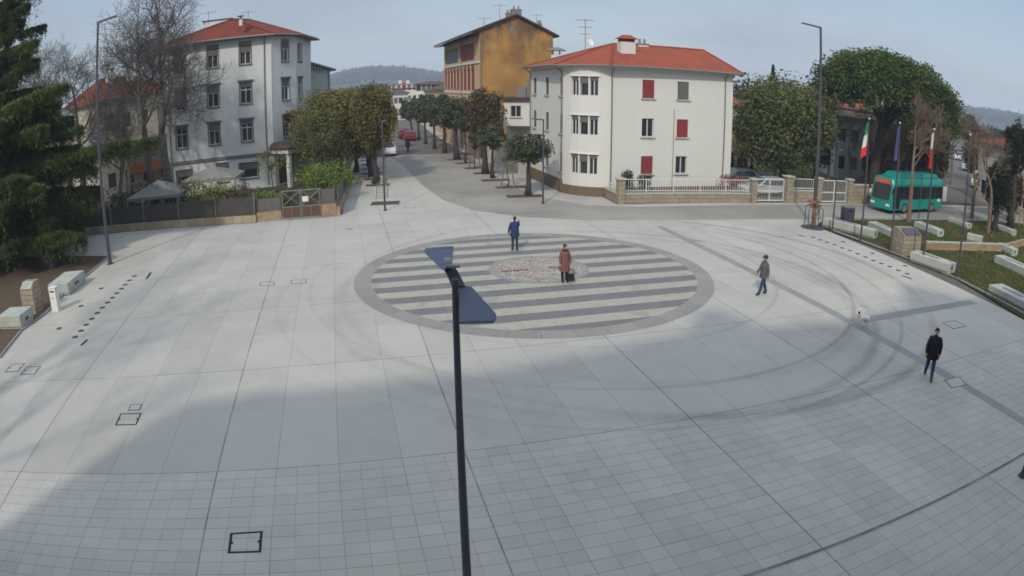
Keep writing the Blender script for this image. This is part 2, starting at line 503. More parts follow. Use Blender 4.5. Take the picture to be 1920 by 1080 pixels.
M['bark'] = simple('bark', (.085, .074, .066), .95, .35, 3, bump=.03)
M['barkD'] = simple('dark_bark', (.045, .036, .032), .95, .35, 3, bump=.03)
M['barkL'] = simple('pale_bark', (.15, .105, .075), .95, .3, 3, bump=.02)
M['wood'] = simple('stake_wood', (.2, .13, .09), .85, .25, 6)
M['leaf_olive'] = foliage('olive_leaves', (.07, .08, .018), (.23, .22, .045), .7, (.19, .145, .045))
M['leaf_bud'] = foliage('olive_brown_buds', (.095, .09, .03), (.21, .185, .06), .8, (.15, .115, .05))
M['leaf_bright'] = foliage('bright_leaves', (0.0625, 0.106, 0.0187), (0.225, 0.3, 0.0375), 1.2)
M['leaf_street'] = foliage('holm_oak_leaves', (0.042, 0.051, 0.03), (0.128, 0.143, 0.075), 1.0)
M['leaf_rust'] = foliage('rusty_leaves', (0.0525, 0.0525, 0.027), (0.165, 0.112, 0.057), 1.0)
M['leaf_mag'] = foliage('magnolia_leaves', (0.045, 0.06, 0.024), (0.195, 0.217, 0.075), .9)
M['leaf_pine'] = foliage('pine_needles', (.032, .058, .016), (.115, .165, .042), .6)
M['leaf_cedar'] = foliage('cedar_needles', (0.021, 0.036, 0.015), (0.105, 0.143, 0.033), .6)
M['leaf_cedar_lit'] = foliage('sunlit_cedar_needles', (.055, .075, .022), (.14, .17, .045), .8)  # same needles again, sunlight on the boughs put into the colour
M['leaf_dark'] = foliage('dark_leaves', (0.012, 0.018, 0.0105), (0.042, 0.051, 0.0225), .6)
M['leaf_brown'] = foliage('russet_twigs', (0.0562, 0.0312, 0.0187), (0.125, 0.0688, 0.035), .5)
M['leaf_red'] = foliage('red_hedge_leaves', (0.125, 0.0375, 0.025), (0.375, 0.0875, 0.05), 2)
M['leaf_hill'] = foliage('hill_wood', (.012, .018, .014), (.03, .035, .022), .05)
# ------------------------------------------------------------------ ground, square, roads
def disc(name, c, r0, r1, z, m, n=128):
    mb = MB(); c = Vector((c[0], c[1], z))
    P = lambda r, k: c + Vector((r * math.cos(2 * PI * k / n), r * math.sin(2 * PI * k / n), 0))
    if r0 <= 0: mb.poly([P(r1, k) for k in range(n)])
    else:
        for k in range(n): mb.poly([P(r0, k), P(r1, k), P(r1, k + 1), P(r0, k + 1)])
    return struct(name, mb, m)
def sheet(name, pts, z, m):
    mb = MB(); pts = [Vector((p[0], p[1], z)) for p in pts]
    a = sum(pts[i].x * pts[(i + 1) % len(pts)].y - pts[(i + 1) % len(pts)].x * pts[i].y for i in range(len(pts)))
    mb.poly(pts if a > 0 else pts[::-1]); return struct(name, mb, m)

# terrain: flat town, wooded hills beyond
def terrain():
    mb = MB(); NA, rs = 160, [0, 150, 400, 700, 900, 1050, 1200, 1350, 1500, 1700, 2000, 2500]
    def hz(az, r):          # az degrees from the view axis, clockwise
        h = 0
        if r > 900:
            t = min(1, (r - 900) / 600.0); t = t * t * (3 - 2 * t)
            base = 5 + 38 * math.exp(-((az + 11.5) / 5.5) ** 2) + 8 * math.exp(-((az + 4) / 5) ** 2) + 6 * math.exp(-((az - 19) / 4) ** 2)
            base += 34 * math.exp(-((az - 45) / 12) ** 2) + 20 * math.exp(-((az + 45) / 12) ** 2)
            base += 1.2 * math.sin(az * 2.1) + .8 * math.sin(az * 5.3 + 1)
            h = base * t * (1.12 if r > 1500 else 1)
            if r > 1700: h *= .8
        return h
    rows = []
    for r in rs:
        row = []
        for k in range(NA):
            az = -180 + 360.0 * k / NA
            if abs(az) < 60: az = az
            z = hz(az, r) - .02 if r else -.02
            row.append((r * math.sin(math.radians(az)), r * math.cos(math.radians(az)), z))
        rows.append(row)
    vs = [(0, 0, -.02)] + [p for row in rows[1:] for p in row]; fs = []
    for k in range(NA): fs.append((0, 1 + (k + 1) % NA, 1 + k))
    for i in range(len(rs) - 2):
        for k in range(NA):
            a = 1 + i * NA + k; b = 1 + i * NA + (k + 1) % NA
            fs.append((a, b, b + NA, a + NA))
    mb.mesh(vs, fs); return mb
m_ = NM('town_and_hill_ground', .95, spec=.1)
xx, yy, zz = m_.xyz()
m_.color(m_.mix(m_.scale(m_.mix((.12, .115, .1), (.055, .065, .03), m_.noise(.05, 5).ramp(.4, .6)), m_.noise(.6, 5) * .8 + .6), m_.scale((.032, .036, .04), m_.noise(.03, 4) * 1.2 + .4), zz.ramp(.5, 3)))
struct('ground', terrain(), m_.m)

# the square: pale stone slabs
SQ = [G(0, 1075) + Vector((-16, -12, 0)), (-31, 22, 0), (-36, 30, 0), (-38, 38.4, 0), (-28, 40.2, 0), (-17.2, 42.6, 0), (-11.3, 43.8, 0), (-15.5, 62, 0), (-18.6, 79.3, 0), (2.8, 79.5, 0), (.9, 63, 0), (3.8, 51.8, 0), (6.8, 49.9, 0), (7.4, 46.9, 0), (18.5, 49, 0), (28, 50.8, 0), (62, 58, 0), (62, 46, 0),
      G(1545, 412), (20.2, 39.9, 0), G(1920, 600) , (34, 6, 0), (40, -14, 0)]
SQ = [(-34, -14, 0), (-34, 12, 0), G(0, 672), G(40, 622), G(85, 590), G(118, 556), G(178, 505), G(205, 480), G(85, 480), (-40, 33, 0), (-40, 38.2, 0)] + SQ[4:]
sheet('plaza_paving', SQ, .004, M['paving'])
# darker carriageway crossing the far side of the square
RD = [G(728, 292), G(870, 287.5), G(915, 318), G(950, 345), G(1010, 369), G(1100, 385), G(1200, 388), G(1400, 384.5), G(1650, 384), G(1780, 388), (62, 57.2, 0), (62, 46.8, 0), G(1900, 420), G(1640, 412), G(1545, 411), G(1300, 412.5), G(1100, 413), G(980, 407), G(890, 395), G(830, 375), G(790, 345), G(757, 312)]
sheet('carriageway', RD, .008, M['road'])
sheet('road', [G(724, 292), G(872, 287.5), AT(805, 118), AT(780, 160), AT(748, 220), AT(741, 220), AT(730, 130)], .012, M['asphalt'])
sheet('pavement', [G(872, 287.5), G(990, 291), AT(960, 85), AT(850, 150), AT(790, 220), AT(749, 220), AT(781, 160), AT(806, 118)], .02, M['light_pave'])
sheet('side_road', [G(1774, 378), G(1960, 402), G(1880, 330), G(1822, 296), G(1800, 270), AT(1797, 260), AT(1787, 260), G(1782, 280), G(1777, 320)], .012, M['asphalt'])
# side walk across the road, east
sheet('pavement', [G(1640, 384), G(1774, 378), G(1776, 350), G(1640, 352)], .016, M['light_pave'])
# great circle
CC = (1.01, 29.46)
disc('circle_ring', CC, 7.36, 8.06, .010, M['ring'])
disc('circle_joint', CC, 7.30, 7.36, .0105, M['dark_strip'])
disc('striped_circle', CC, 0, 7.30, .010, M['stripes'])
MC = (1.22, 30.05)
disc('mosaic_disc', MC, 0, 2.02, .014, M['mosaic'], 96)
disc('mosaic_border', MC, 2.02, 2.1, .0145, M['dark_strip'], 96)
disc('mosaic_edge', MC, 2.1, 2.3, .014, M['ring'], 96)
disc('mosaic_boss', MC, 0, .42, .018, M['dark_strip'], 40)
mb = MB()
for a, b in ((-1.75, -1.25), (-1.2, -.5), (.55, 1.5)):
    c, s = math.cos(.25), math.sin(.25)
    mb.poly([(MC[0] + c * t - s * e, MC[1] + s * t + c * e, .018) for t, e in ((a, -.09), (b, -.09), (b, .09), (a, .09))])
struct('mosaic_inlay', mb, simple('dark_red_stone', (.1, .05, .035), .8, .3, 4))
# dark stone strips
def gridpt(u, v, z=.009):
    c, s = math.cos(AZ), math.sin(AZ); return (u * c - v * s, u * s + v * c, z)
mb = MB(); mb.poly([gridpt(18.2, 3), gridpt(18.7, 3), gridpt(18.6, 36.3), gridpt(18.1, 36.3)])
struct('drain_strip', mb, M['dark_strip'])
mb = MB(); mb.poly([gridpt(18.72, 18.35), gridpt(27.5, 18.35), gridpt(27.5, 18.95), gridpt(18.72, 18.95)])
struct('drain_strip', mb, M['dark_strip'])
# lawn, right
LW = [G(1545, 412), G(1612, 413.5), G(1735, 413), G(1775, 413), G(1905, 419), (64, 46.3, 0), (64, 20, 0), (30, 12, 0), G(1920, 600), G(1792, 524), G(1562, 436), G(1530, 424)]
LW = [Vector((p[0], p[1], 0)) for p in LW]
sheet('lawn', LW, .05, M['grass'])
mb = MB()
KE = [(27.6, 17.0), tuple(G(1920, 590)[:2]), tuple(G(1792, 523)[:2]), tuple(G(1562, 434)[:2]), tuple(G(1545, 411)[:2]), tuple(G(1905, 417)[:2]), (60, 46.8)]
for i in range(len(KE) - 1):
    f = Fr(KE[i], KE[i + 1]); mb.fbox(f, -.03, f.L + .03, -.08, .08, .0, .1)
struct('lawn_kerb', mb, M['dark_strip'])
# bare red earth and planting, left
LB = [(-36, 12, 0), G(0, 672), G(40, 622), G(85, 590), G(118, 556), G(178, 505), G(205, 480), (-27, 33.5, 0), (-40, 32.8, 0), (-46, 26, 0)]
sheet('planting_bed', LB, .03, M['soil'])
mb = MB(); E_ = [G(0, 672), G(40, 622), G(85, 590), G(118, 556), G(178, 505), G(205, 480)]
for i in range(len(E_) - 1):
    f = Fr(E_[i], E_[i + 1]); mb.fbox(f, -.02, f.L + .02, -.05, .05, 0, .09)
struct('bed_kerb', mb, M['dark_strip'])
# lawn behind the garden wall, right
sheet('garden_lawn', [G(1420, 338), G(1640, 338), AT(1640, 90), AT(1380, 100)], .02, simple('bright_lawn', (.06, .08, .02), .95, .3, 3, bump=.03))
sheet('drive', [AT(1362, 52), AT(1480, 54), AT(1480, 75), AT(1362, 75)], .024, M['asphalt'])

# covers, lights and slots let into the paving
def cover(px, label, group, w_=.06, notch=True):
    P = [G(*p) for p in px]
    c = sum(P, Vector()) / 4
    t = thing('inspection_cover', label, 'manhole cover', (c.x, c.y, .0045), 0, group)
    P = [p - c for p in P]
    mb = MB()
    inn = [p * (1 - w_ * 1.6 / max(p.length, .2)) for p in P]
    for i in range(4):
        j = (i + 1) % 4
        mb.hexa([P[i], P[j], inn[j], inn[i]] + [q + Vector((0, 0, .008)) for q in (P[i], P[j], inn[j], inn[i])])
    if notch:
        for i in (1, 3):
            a = (P[i] + P[(i + 1) % 4]) / 2 * .86
            mb.lathe(a, [(.05, 0), (.05, .009)], 8)
    mb.build('rim', M['black'], t)
    mb = MB(); q = [p * .995 for p in inn]; mb.hexa(q + [p + Vector((0, 0, .005)) for p in q]); mb.build('lid', M['paving'], t)
GC = 'inspection covers in the paving'
cover([(432, 1000), (493, 996), (490, 1036), (427, 1038)], 'large square paving cover with thick dark rim in the shaded tiles, nearest the camera', GC, .05)
cover([(226, 776), (266, 775), (256, 797), (216, 798)], 'dark rimmed notched cover, larger of two together on sunlit slabs at left', GC, .04)
cover([(245, 759), (267, 758), (262, 769), (240, 770)], 'small square cover just above the larger rimmed one on the left slabs', GC, .02, False)
cover([(22, 683), (47, 682), (33, 697), (9, 698)], 'square cover at the far left edge, left one of the side by side pair', GC, .03)
cover([(50, 688), (77, 687), (65, 702), (38, 703)], 'square cover beside the far left pair, right one, sunlit', GC, .03)
cover([(1766, 605), (1790, 601), (1812, 612), (1787, 617)], 'square cover with a partly worn rim above the walking man', GC, .03, False)
cover([(1770, 712), (1800, 707), (1812, 722), (1784, 728)], 'faint cover set in the dark strip beside the walking man', GC, .025, False)
cover([(488, 530), (513, 528), (515, 535), (487, 536)], 'thin rimmed cover on sunlit slabs left of the circle, left of two', GC, .02, False)
cover([(546, 526), (574, 523), (574, 531), (545, 533)], 'thin rimmed cover on sunlit slabs left of the circle, right of two', GC, .02, False)
cover([(757, 384), (778, 383), (780, 389), (760, 390)], 'faint cover in the paving by the street mouth', GC, .02, False)
# ------------------------------------------------------------------ buildings
def facade(mb, F_, L, z0, z1, holes, rev=.2):
    ss = sorted({0, L, *[h[0] for h in holes], *[h[1] for h in holes]}); zs = sorted({z0, z1, *[h[2] for h in holes], *[h[3] for h in holes]})
    for i in range(len(ss) - 1):
        for j in range(len(zs) - 1):
            a, b, c, d = ss[i], ss[i + 1], zs[j], zs[j + 1]
            mx_, mz = (a + b) / 2, (c + d) / 2
            if any(h[0] < mx_ < h[1] and h[2] < mz < h[3] for h in holes): continue
            mb.poly([F_.p(a, 0, c), F_.p(b, 0, c), F_.p(b, 0, d), F_.p(a, 0, d)])
    for a, b, c, d in holes:
        q = [F_.p(a, 0, c), F_.p(b, 0, c), F_.p(b, 0, d), F_.p(a, 0, d)]; r = [F_.p(a, -rev, c), F_.p(b, -rev, c), F_.p(b, -rev, d), F_.p(a, -rev, d)]
        for k in range(4): mb.poly([q[k], r[k], r[(k + 1) % 4], q[(k + 1) % 4]])

def window(par, F_, h, style='casement', sill=True, lintel=False, shut=None, blind=0.0, surround=False, rev=.2, fm='frame'):
    a, b, c, d = h; w_ = .055; g = .004
    mb = MB(); d0, d1 = -rev + .02, -rev + .09
    mb.fbox(F_, a + g, a + w_, d0, d1, c + g, d - g); mb.fbox(F_, b - w_, b - g, d0, d1, c + g, d - g)
    mb.fbox(F_, a + w_, b - w_, d0, d1, c + g, c + w_); mb.fbox(F_, a + w_, b - w_, d0, d1, d - w_, d - g)
    if style in ('casement', 'cross'):
        m_ = (a + b) / 2; mb.fbox(F_, m_ - .035, m_ + .035, d0 + .003, d1 + .003, c + w_, d - w_)
    if style == 'cross':
        zt = c + (d - c) * .66; mb.fbox(F_, a + w_, b - w_, d0 + .006, d1 + .008, zt - .04, zt + .04)
    wn = mb.build('window', M[fm], par)
    mb = MB(); mb.fbox(F_, a + .01, b - .01, -rev - .02, -rev + .03, c + .01, d - .01); mb.build('pane', M['glass'], wn)
    if blind:
        mb = MB(); mb.fbox(F_, a + .02, b - .02, -.08, -.05, d - (d - c) * blind, d - .01); mb.build('blind', M['shutG'], wn)
    if shut:
        mb = MB(); mb.fbox(F_, a + .015, b - .015, -.09, -.05, c + .015, d - .015)
        k = 6
        for i in range(1, int((d - c) / .16)): mb.fbox(F_, a + .03, b - .03, -.05, -.042, c + i * .16, c + i * .16 + .03)
        mb.build('shutter', M[shut], wn)
    if sill:
        mb = MB(); mb.fbox(F_, a - .12, b + .12, 0, .12, c - .1, c - .002); mb.build('sill', M['band' if surround else 'stone'], wn)
    if surround:
        mb = MB(); mb.fbox(F_, a - .12, a - .003, .0, .03, c, d + .001); mb.fbox(F_, b + .003, b + .12, .0, .03, c, d + .001); mb.fbox(F_, a - .12, b + .12, .0, .034, d + .001, d + .002 + (.0 if lintel else .03)); mb.build('surround', M['band'], wn)
    if lintel:
        mb = MB(); mb.fbox(F_, a - .14, b + .14, 0, .05, d + .002, d + .14); mb.fbox(F_, a - .24, b + .24, 0, .16, d + .142, d + .26); mb.build('lintel', M['band'], wn)
    return wn

def flat_shutters(par, F_, h, mat='shutB', arch=False):
    a, b, c, d = h; mb = MB(); m_ = (a + b) / 2
    for s0, s1 in ((a + .02, m_ - .01), (m_ + .01, b - .02)):
        mb.fbox(F_, s0, s1, -.08, -.04, c + .02, d - .02)
        for i in range(1, int((d - c) / .2)): mb.fbox(F_, s0 + .04, s1 - .04, -.04, -.03, c + i * .2, c + i * .2 + .05)
    return mb.build('shutter', M[mat], par)

def hiproof(par, fp, ze, zr, ridge, over, mat, fascia='white', th=.14):
    n = len(fp); c = Vector((sum(p[0] for p in fp) / n, sum(p[1] for p in fp) / n))
    out = []
    for i in range(n):           # offset polygon corners outwards
        p0, p1, p2 = Vector(fp[i - 1][:2]), Vector(fp[i][:2]), Vector(fp[(i + 1) % n][:2])
        e1 = (p1 - p0).normalized(); e2 = (p2 - p1).normalized()
        n1 = Vector((e1.y, -e1.x)); n2 = Vector((e2.y, -e2.x))
        if n1.dot(p1 - c) < 0: n1 = -n1
        if n2.dot(p1 - c) < 0: n2 = -n2
        b = (n1 + n2); b = b / max(b.length_squared, .3) * 2 * over
        out.append(p1 + b)
    ro = hull('roof', [(p.x, p.y, ze + th) for p in out] + [(r[0], r[1], zr) for r in ridge], M[mat], par)
    mb = MB(); inn = [p + (c - p).normalized() * .04 for p in out]
    mb.prism([(p.x, p.y) for p in inn], ze, ze + th - .003); mb.build('eaves', M[fascia], par)
    mb = MB(); R_ = [Vector((r[0], r[1], zr)) for r in ridge]
    if (R_[0] - R_[-1]).length > .1: mb.tube([R_[0], R_[-1]], .11, 6)
    for p in out:
        e = Vector((p.x, p.y, ze + th)); r = min(R_, key=lambda q: (q - e).length); mb.tube([e.lerp(r, .02), r], .1, 6)
    mb.build('ridge_tiles', M[mat], ro)
    return ro, out

def chimney(par, c, w_, d_, z0, z1, ang=AZ, cap='tile', mat='wallW', name='chimney'):
    Mx = Matrix.Translation((c[0], c[1], 0)) @ Matrix.Rotation(ang, 4, 'Z')
    mb = MB(); mb.box(-w_ / 2, w_ / 2, -d_ / 2, d_ / 2, z0, z1, Mx)
    ch = mb.build(name, M[mat], par)
    mb = MB()
    if cap == 'tile':
        for k in range(5):
            s = -w_ / 2 + w_ * (k + .5) / 5; mb.box(s - .05, s + .05, -d_ / 2, d_ / 2, z1, z1 + .25, Mx)
        a, b = w_ / 2 + .18, d_ / 2 + .18
        q = [Mx @ Vector(p) for p in ((-a, -b, z1 + .25), (a, -b, z1 + .25), (a, b, z1 + .25), (-a, b, z1 + .25), (-a * .35, -b * .25, z1 + .58), (a * .35, -b * .25, z1 + .58), (a * .35, b * .25, z1 + .58), (-a * .35, b * .25, z1 + .58))]
        mb.hexa(q); mb.build('cap', M['roofR'], ch)
    elif cap == 'pots':
        mb.box(-w_ / 2 - .05, w_ / 2 + .05, -d_ / 2 - .05, d_ / 2 + .05, z1, z1 + .1, Mx)
        for s in (-w_ * .25, w_ * .25): mb.tube([Mx @ Vector((s, 0, z1 + .1)), Mx @ Vector((s, 0, z1 + .5))], [.12, .09], 8)
        mb.build('chimney_pot', M['grey'], ch)
    else:
        mb.box(-w_ / 2 + .05, -w_ / 2 + .15, -.1, .1, z1, z1 + .3, Mx); mb.box(w_ / 2 - .15, w_ / 2 - .05, -.1, .1, z1, z1 + .3, Mx)
        mb.box(-w_ / 2 - .15, w_ / 2 + .15, -d_ / 2 - .15, d_ / 2 + .15, z1 + .3, z1 + .38, Mx); mb.build('cap', M['grey'], ch)
    return ch

def antenna(loc, h, label, arms=3, dish=False, grp='roof aerials'):
    t = thing('roof_antenna', label, 'antenna', loc, AZ, grp)
    mb = MB(); mb.tube([(0, 0, 0), (0, 0, h)], .03, 5); mb.build('mast', M['grey'], t)
    mb = MB()
    for k in range(arms):
        z = h - .15 - k * h * .2; r = .75 - .15 * k
        mb.tube([(-r, 0, z), (r, 0, z)], .02, 4)
        for j in range(5): mb.tube([(-r + 2 * r * j / 4, -.22, z), (-r + 2 * r * j / 4, .22, z)], .012, 4)
    mb.build('aerial', M['grey'], t)
    if dish:
        mb = MB(); mb.lathe((0, 0, 0), [(.05, 0), (.3, .06), (.42, .16), (.4, .16), (.28, .08), (.02, .03)], 14)
        o = mb.build('dish', M['white'], t); o.location = (.25, -.1, .9); o.rotation_euler = (math.radians(60), 0, .5)
    return t

def downpipe(par, F_, s, z0, z1, d=.09):
    mb = MB(); mb.tube([F_.p(s, d, z0), F_.p(s, d, z1 - .4), F_.p(s, d, z1 - .35), F_.p(s, d + .45, z1)], .05, 6)
    return mb.build('downpipe', M['band'], par)

# ---- white three-storey corner house
wh = thing('corner_house', 'white rendered three-storey corner house with bright red hipped roof and brown plinth', 'house')
P1 = Vector((3.87, 51.87, 0)); P2 = Vector((7.34, 49.97, 0))
FL = Fr(P1 + Vector((-2.21, 8.12, 0)), P1)            # street side
FB = Fr(P1, P2)                                       # rounded bay (three flats)
FF = Fr(P2, ang=.249); FF.L = 10.55
P0 = FL.P; P3 = FF.p(FF.L, 0, 0)
back = FF.n * -9.5
ZE = 9.72
mb = MB()
hl = []
RW = [(8.92, 7.5), (6.05, 4.6), (3.1, 1.6)]
for px in (1003, 1026, 1053):
    s = FL.sz(px, 160)[0]
    for zt, zb in RW: hl.append((s - .42, s + .42, zb, zt))
hl = [(max(a, .1), min(b, FL.L - .08), c, d) for a, b, c, d in hl]
facade(mb, FL, FL.L, 0, ZE, hl)
# bay: curved in five facets
bay = []
mid = (P1 + P2) / 2 + FB.n * .42
for k in range(6):
    t = k / 5; q = P1 * (1 - t) ** 2 + (mid * 2 - (P1 + P2) / 2) * 2 * t * (1 - t) * .5 + P2 * t * t
    q = P1 * (1 - t) + P2 * t + FB.n * (.62 * 4 * t * (1 - t)); bay.append(q)
bf = [Fr(bay[k], bay[k + 1]) for k in range(5)]
bh = [[], [], [], [], []]
for k in (1, 2, 3):
    for zt, zb in ((8.98, 7.55), (6.05, 4.6), (3.14, 1.65)):
        bh[k].append((.12 if k == 1 else .06, bf[k].L - (.12 if k == 3 else .06), zb, zt))
for k in range(5): facade(mb, bf[k], bf[k].L, 0, ZE, bh[k])
hf = []
for i, px in enumerate((1215, 1280)):
    s = FF.sz(px, 225)[0]
    for zt, zb in ((8.9, 7.5), (5.96, 4.55), (3.08, 1.7)): hf.append((s - .5, s + .5, zb, zt))
facade(mb, FF, FF.L, 0, ZE, hf)
mb.poly([P3, P3 + back, P3 + back + Vector((0, 0, ZE)), P3 + Vector((0, 0, ZE))])
mb.poly([P3 + back, P0, P0 + Vector((0, 0, ZE)), P3 + back + Vector((0, 0, ZE))])
mb.build('wall', M['wallW'], wh)
for i, h in enumerate(hl): window(wh, FL, h, 'casement', True, surround=False, shut='shutR' if i == 6 else 'shutG')
for k in (1, 2, 3):
    for j, h in enumerate(bh[k]): window(wh, bf[k], h, 'casement' if k != 2 else 'single', False, blind=.35 if k == 2 else .2)
sh = ['shutR', None, 'shutR', 'shutG', 'shutR', None]
for i, h in enumerate(hf): window(wh, FF, h, 'casement', True, shut=sh[i])
for k in (0, 1, 2):
    z = (9.0, 6.07, 3.16)[k]; mb = MB()
    for f in bf[1:4]: mb.fbox(f, -.02, f.L + .02, 0, .1, z + .01, z + .12)
    mb.build('window_hood', M['white'], wh)
mb = MB()
mb.fbox(FL, 0, FL.L + .03, .0, .05, 0, 1.0)
for f in bf: mb.fbox(f, -.01, f.L + .01, 0, .05, 0, .72)
mb.fbox(FF, -.02, FF.L, 0, .045, 0, .7)
mb.build('plinth', M['plinth'], wh)
R1 = AT(1148, 56.5); R2 = AT(1318, 60.0)
_, eav = hiproof(wh, [(p.x, p.y) for p in (P0, P1 + FB.n * .35, P2 + FB.n * .3, P3, P3 + back)], ZE, 11.85, [R1, R2], .62, 'roofR')
mb = MB()
for i in range(3):
    a, b = eav[i], eav[i + 1]; mb.tube([(a.x, a.y, ZE + .1), (b.x, b.y, ZE + .1)], .085, 6)
mb.build('gutter', M['band'], wh)
downpipe(wh, FL, FL.L - .1, .2, ZE); downpipe(wh, FF, -.05, .7, ZE); downpipe(wh, FF, FF.sz(1357, 250)[0], .2, ZE); downpipe(wh, FL, .12, .2, ZE)
mb = MB(); s_ = FF.sz(1263, 240)[0]; mb.tube([FF.p(s_, .05, 0), FF.p(s_, .05, ZAT(FF.p(s_, 0, 0), 204))], .025, 5); mb.build('conduit', M['grey'], wh)
c1 = AT(1174, 54.2); chimney(wh, c1, 1.25, .8, 10.2, ZAT(c1, 79), .249)
c2 = AT(1203, 57.5); chimney(wh, c2, .9, .7, 11.2, ZAT(c2, 84), .249, 'pots')
antenna((AT(1097, 56).x, AT(1097, 56).y, 11.0), 2.9, 'tall roof aerial with crossbars and dish at the left of the bright red roof', 3, True)
tag_dummy = None

# ---- left four-storey house
lh = thing('apartment_house', 'pale four-storey apartment house with dark window surrounds and a chamfered street corner', 'apartment house')
C1 = Vector((-21.15, 58.0, 0))
AL = .33
FA = Fr(C1, ang=AL)                       # measured from the right corner, s negative to the left
sL = FA.sz(311, 200)[0]
C0 = FA.p(sL, 0, 0); FA = Fr(C0, C1)
FC = Fr(C1, ang=math.radians(66)); FC.L = FC.sz(555, 150)[0]; C2 = FC.p(FC.L, 0, 0)
FS = Fr(C2, ang=math.radians(95)); FS.L = 7.0; C3 = FS.p(7.0, 0, 0)
ZL = 13.65
wcx = [FA.sz(px, 180)[0] for px in (338, 399.5, 461)]
zrow = [(FA.sz(461, a)[1], FA.sz(461, b)[1]) for a, b in ((120, 84), (194, 155), (265, 226))]
h1 = []
for s in wcx:
    for i, (zb, zt) in enumerate(zrow): h1.append((s - .5, s + .5, zb, zt))
zg = FA.sz(461, 338)[1]
hg = [(wcx[2] - .85, wcx[2] + .8, 1.0, FA.sz(461, 305)[1]), (wcx[0] - .7, wcx[0] + .75, .9, 2.35), (wcx[1] + .1, wcx[1] + 1.1, .9, 2.6)]
mb = MB(); facade(mb, FA, FA.L, 0, ZL, h1 + hg, .24)
sc_ = FC.sz(535, 150)[0]; h2 = [(sc_ - .46, sc_ + .46, zb, zt) for zb, zt in zrow]
facade(mb, FC, FC.L, 0, ZL, h2 + [(.5, FC.L - .5, .1, 2.4)], .24)
h3 = [(.9, 2.6, zb, zt) for zb, zt in zrow]
facade(mb, FS, FS.L, 0, ZL, h3, .24)
BK = C0 + FA.n * -10.5
mb.poly([C3, BK + Vector((9, 3, 0)), BK + Vector((9, 3, ZL)), C3 + Vector((0, 0, ZL))])
mb.poly([BK + Vector((9, 3, 0)), BK, BK + Vector((0, 0, ZL)), BK + Vector((9, 3, ZL))])
mb.poly([BK, C0, C0 + Vector((0, 0, ZL)), BK + Vector((0, 0, ZL))])
mb.build('wall', M['wallL'], lh)
for i, h in enumerate(h1): window(lh, FA, h, 'cross', True, lintel=(i % 3 != 0), surround=True, blind=.4 if i % 3 == 0 else (.12, .3, .2)[i // 3], rev=.24)
for i, h in enumerate(h2): window(lh, FC, h, 'cross', True, lintel=(i != 0), surround=True, blind=.3, rev=.24)
for i, h in enumerate(h3): window(lh, FS, h, 'cross', True, lintel=(i != 0), surround=True, rev=.24)
for h in hg: window(lh, FA, h, 'single', True, surround=True, blind=.45, rev=.24)
for s in wcx: mb = MB(); mb.fbox(FA, s - .6, s + .6, 0, .04, zrow[0][1] + .04, ZL - .25); mb.build('blind_box', M['soffit'], lh)
mb = MB(); mb.fbox(FC, sc_ - .55, sc_ + .55, 0, .04, zrow[0][1] + .04, ZL - .25); mb.build('blind_box', M['soffit'], lh)
mb = MB(); zs = FA.sz(400, 299)[1]; mb.fbox(FA, 0, FA.L + .02, 0, .12, zs - .12, zs + .16); mb.build('string_course', M['band'], lh)
for s0 in (0, FA.L - .5): mb = MB(); mb.fbox(FA, s0, s0 + .5, 0, .04, zs + .17, ZL - .02); mb.build('pilaster', M['wallL'], lh)
downpipe(lh, FA, FA.sz(497, 180)[0], .2, ZL); downpipe(lh, FA, FA.sz(317, 180)[0], .2, ZL)
# porch on the chamfer
mb = MB(); zp = ZAT(C1, 287)
mb.fbox(FC, -.5, FC.L + .4, 0, 2.2, zp, zp + .35); pr = mb.build('porch_roof', M['white'], lh)
mb = MB(); mb.fbox(FC, -.6, FC.L + .5, 0, 2.3, zp + .353, zp + .5)
mb.hexa([FC.p(-.7, 2.4, zp + .5), FC.p(FC.L + .6, 2.4, zp + .5), FC.p(FC.L + .6, 0, zp + .5), FC.p(-.7, 0, zp + .5), FC.p(-.2, .3, zp + .95), FC.p(FC.L + .1, .3, zp + .95), FC.p(FC.L + .1, 0, zp + .95), FC.p(-.2, 0, zp + .95)])
mb.build('canopy', M['roofB'], lh)
for s in (-.3, FC.L + .15): mb = MB(); mb.fbox(FC, s, s + .35, 1.75, 2.1, 0, zp); mb.build('column', M['white'], lh)
mb = MB(); mb.fbox(FC, .55, FC.L - .55, -.24, -.18, .12, 2.35); mb.build('door', M['shutB'], lh)
mb = MB(); mb.fbox(FC, -.3, FC.L, 0, .9, zrow[2][0] - .55, zrow[2][0] - .42)
mb.build('balcony_ledge', M['band'], lh)
zr_ = 15.75
Ra, Rb = AT(437, 63.5), AT(470, 65.5)
_, ev = hiproof(lh, [(p.x, p.y) for p in (C0, C1, C2, C3, BK + Vector((9, 3, 0)), BK)], ZL, zr_, [Ra, Rb], .75, 'roofD', 'soffit')
mb = MB()
for i in range(3): mb.tube([(ev[i].x, ev[i].y, ZL + .1), (ev[i + 1].x, ev[i + 1].y, ZL + .1)], .09, 6)
mb.build('gutter', M['grey'], lh)
cc = AT(408, 66); chimney(lh, cc, 2.8, .7, 14.5, ZAT(cc, 44), .33, 'flat')
cc = AT(452, 61); chimney(lh, cc, .3, .3, 14.8, ZAT(cc, 37), .33, 'none')
antenna((AT(466, 64).x, AT(466, 64).y, 15.5), ZAT(AT(466, 64), 20) - 15.5, 'short square vent cowl aerial at the peak of the apartment house roof', 1)
antenna((AT(391, 66).x, AT(391, 66).y, 15.4), ZAT(AT(391, 66), 21) - 15.4, 'small crossbar aerial above the long chimney of the apartment house', 1)
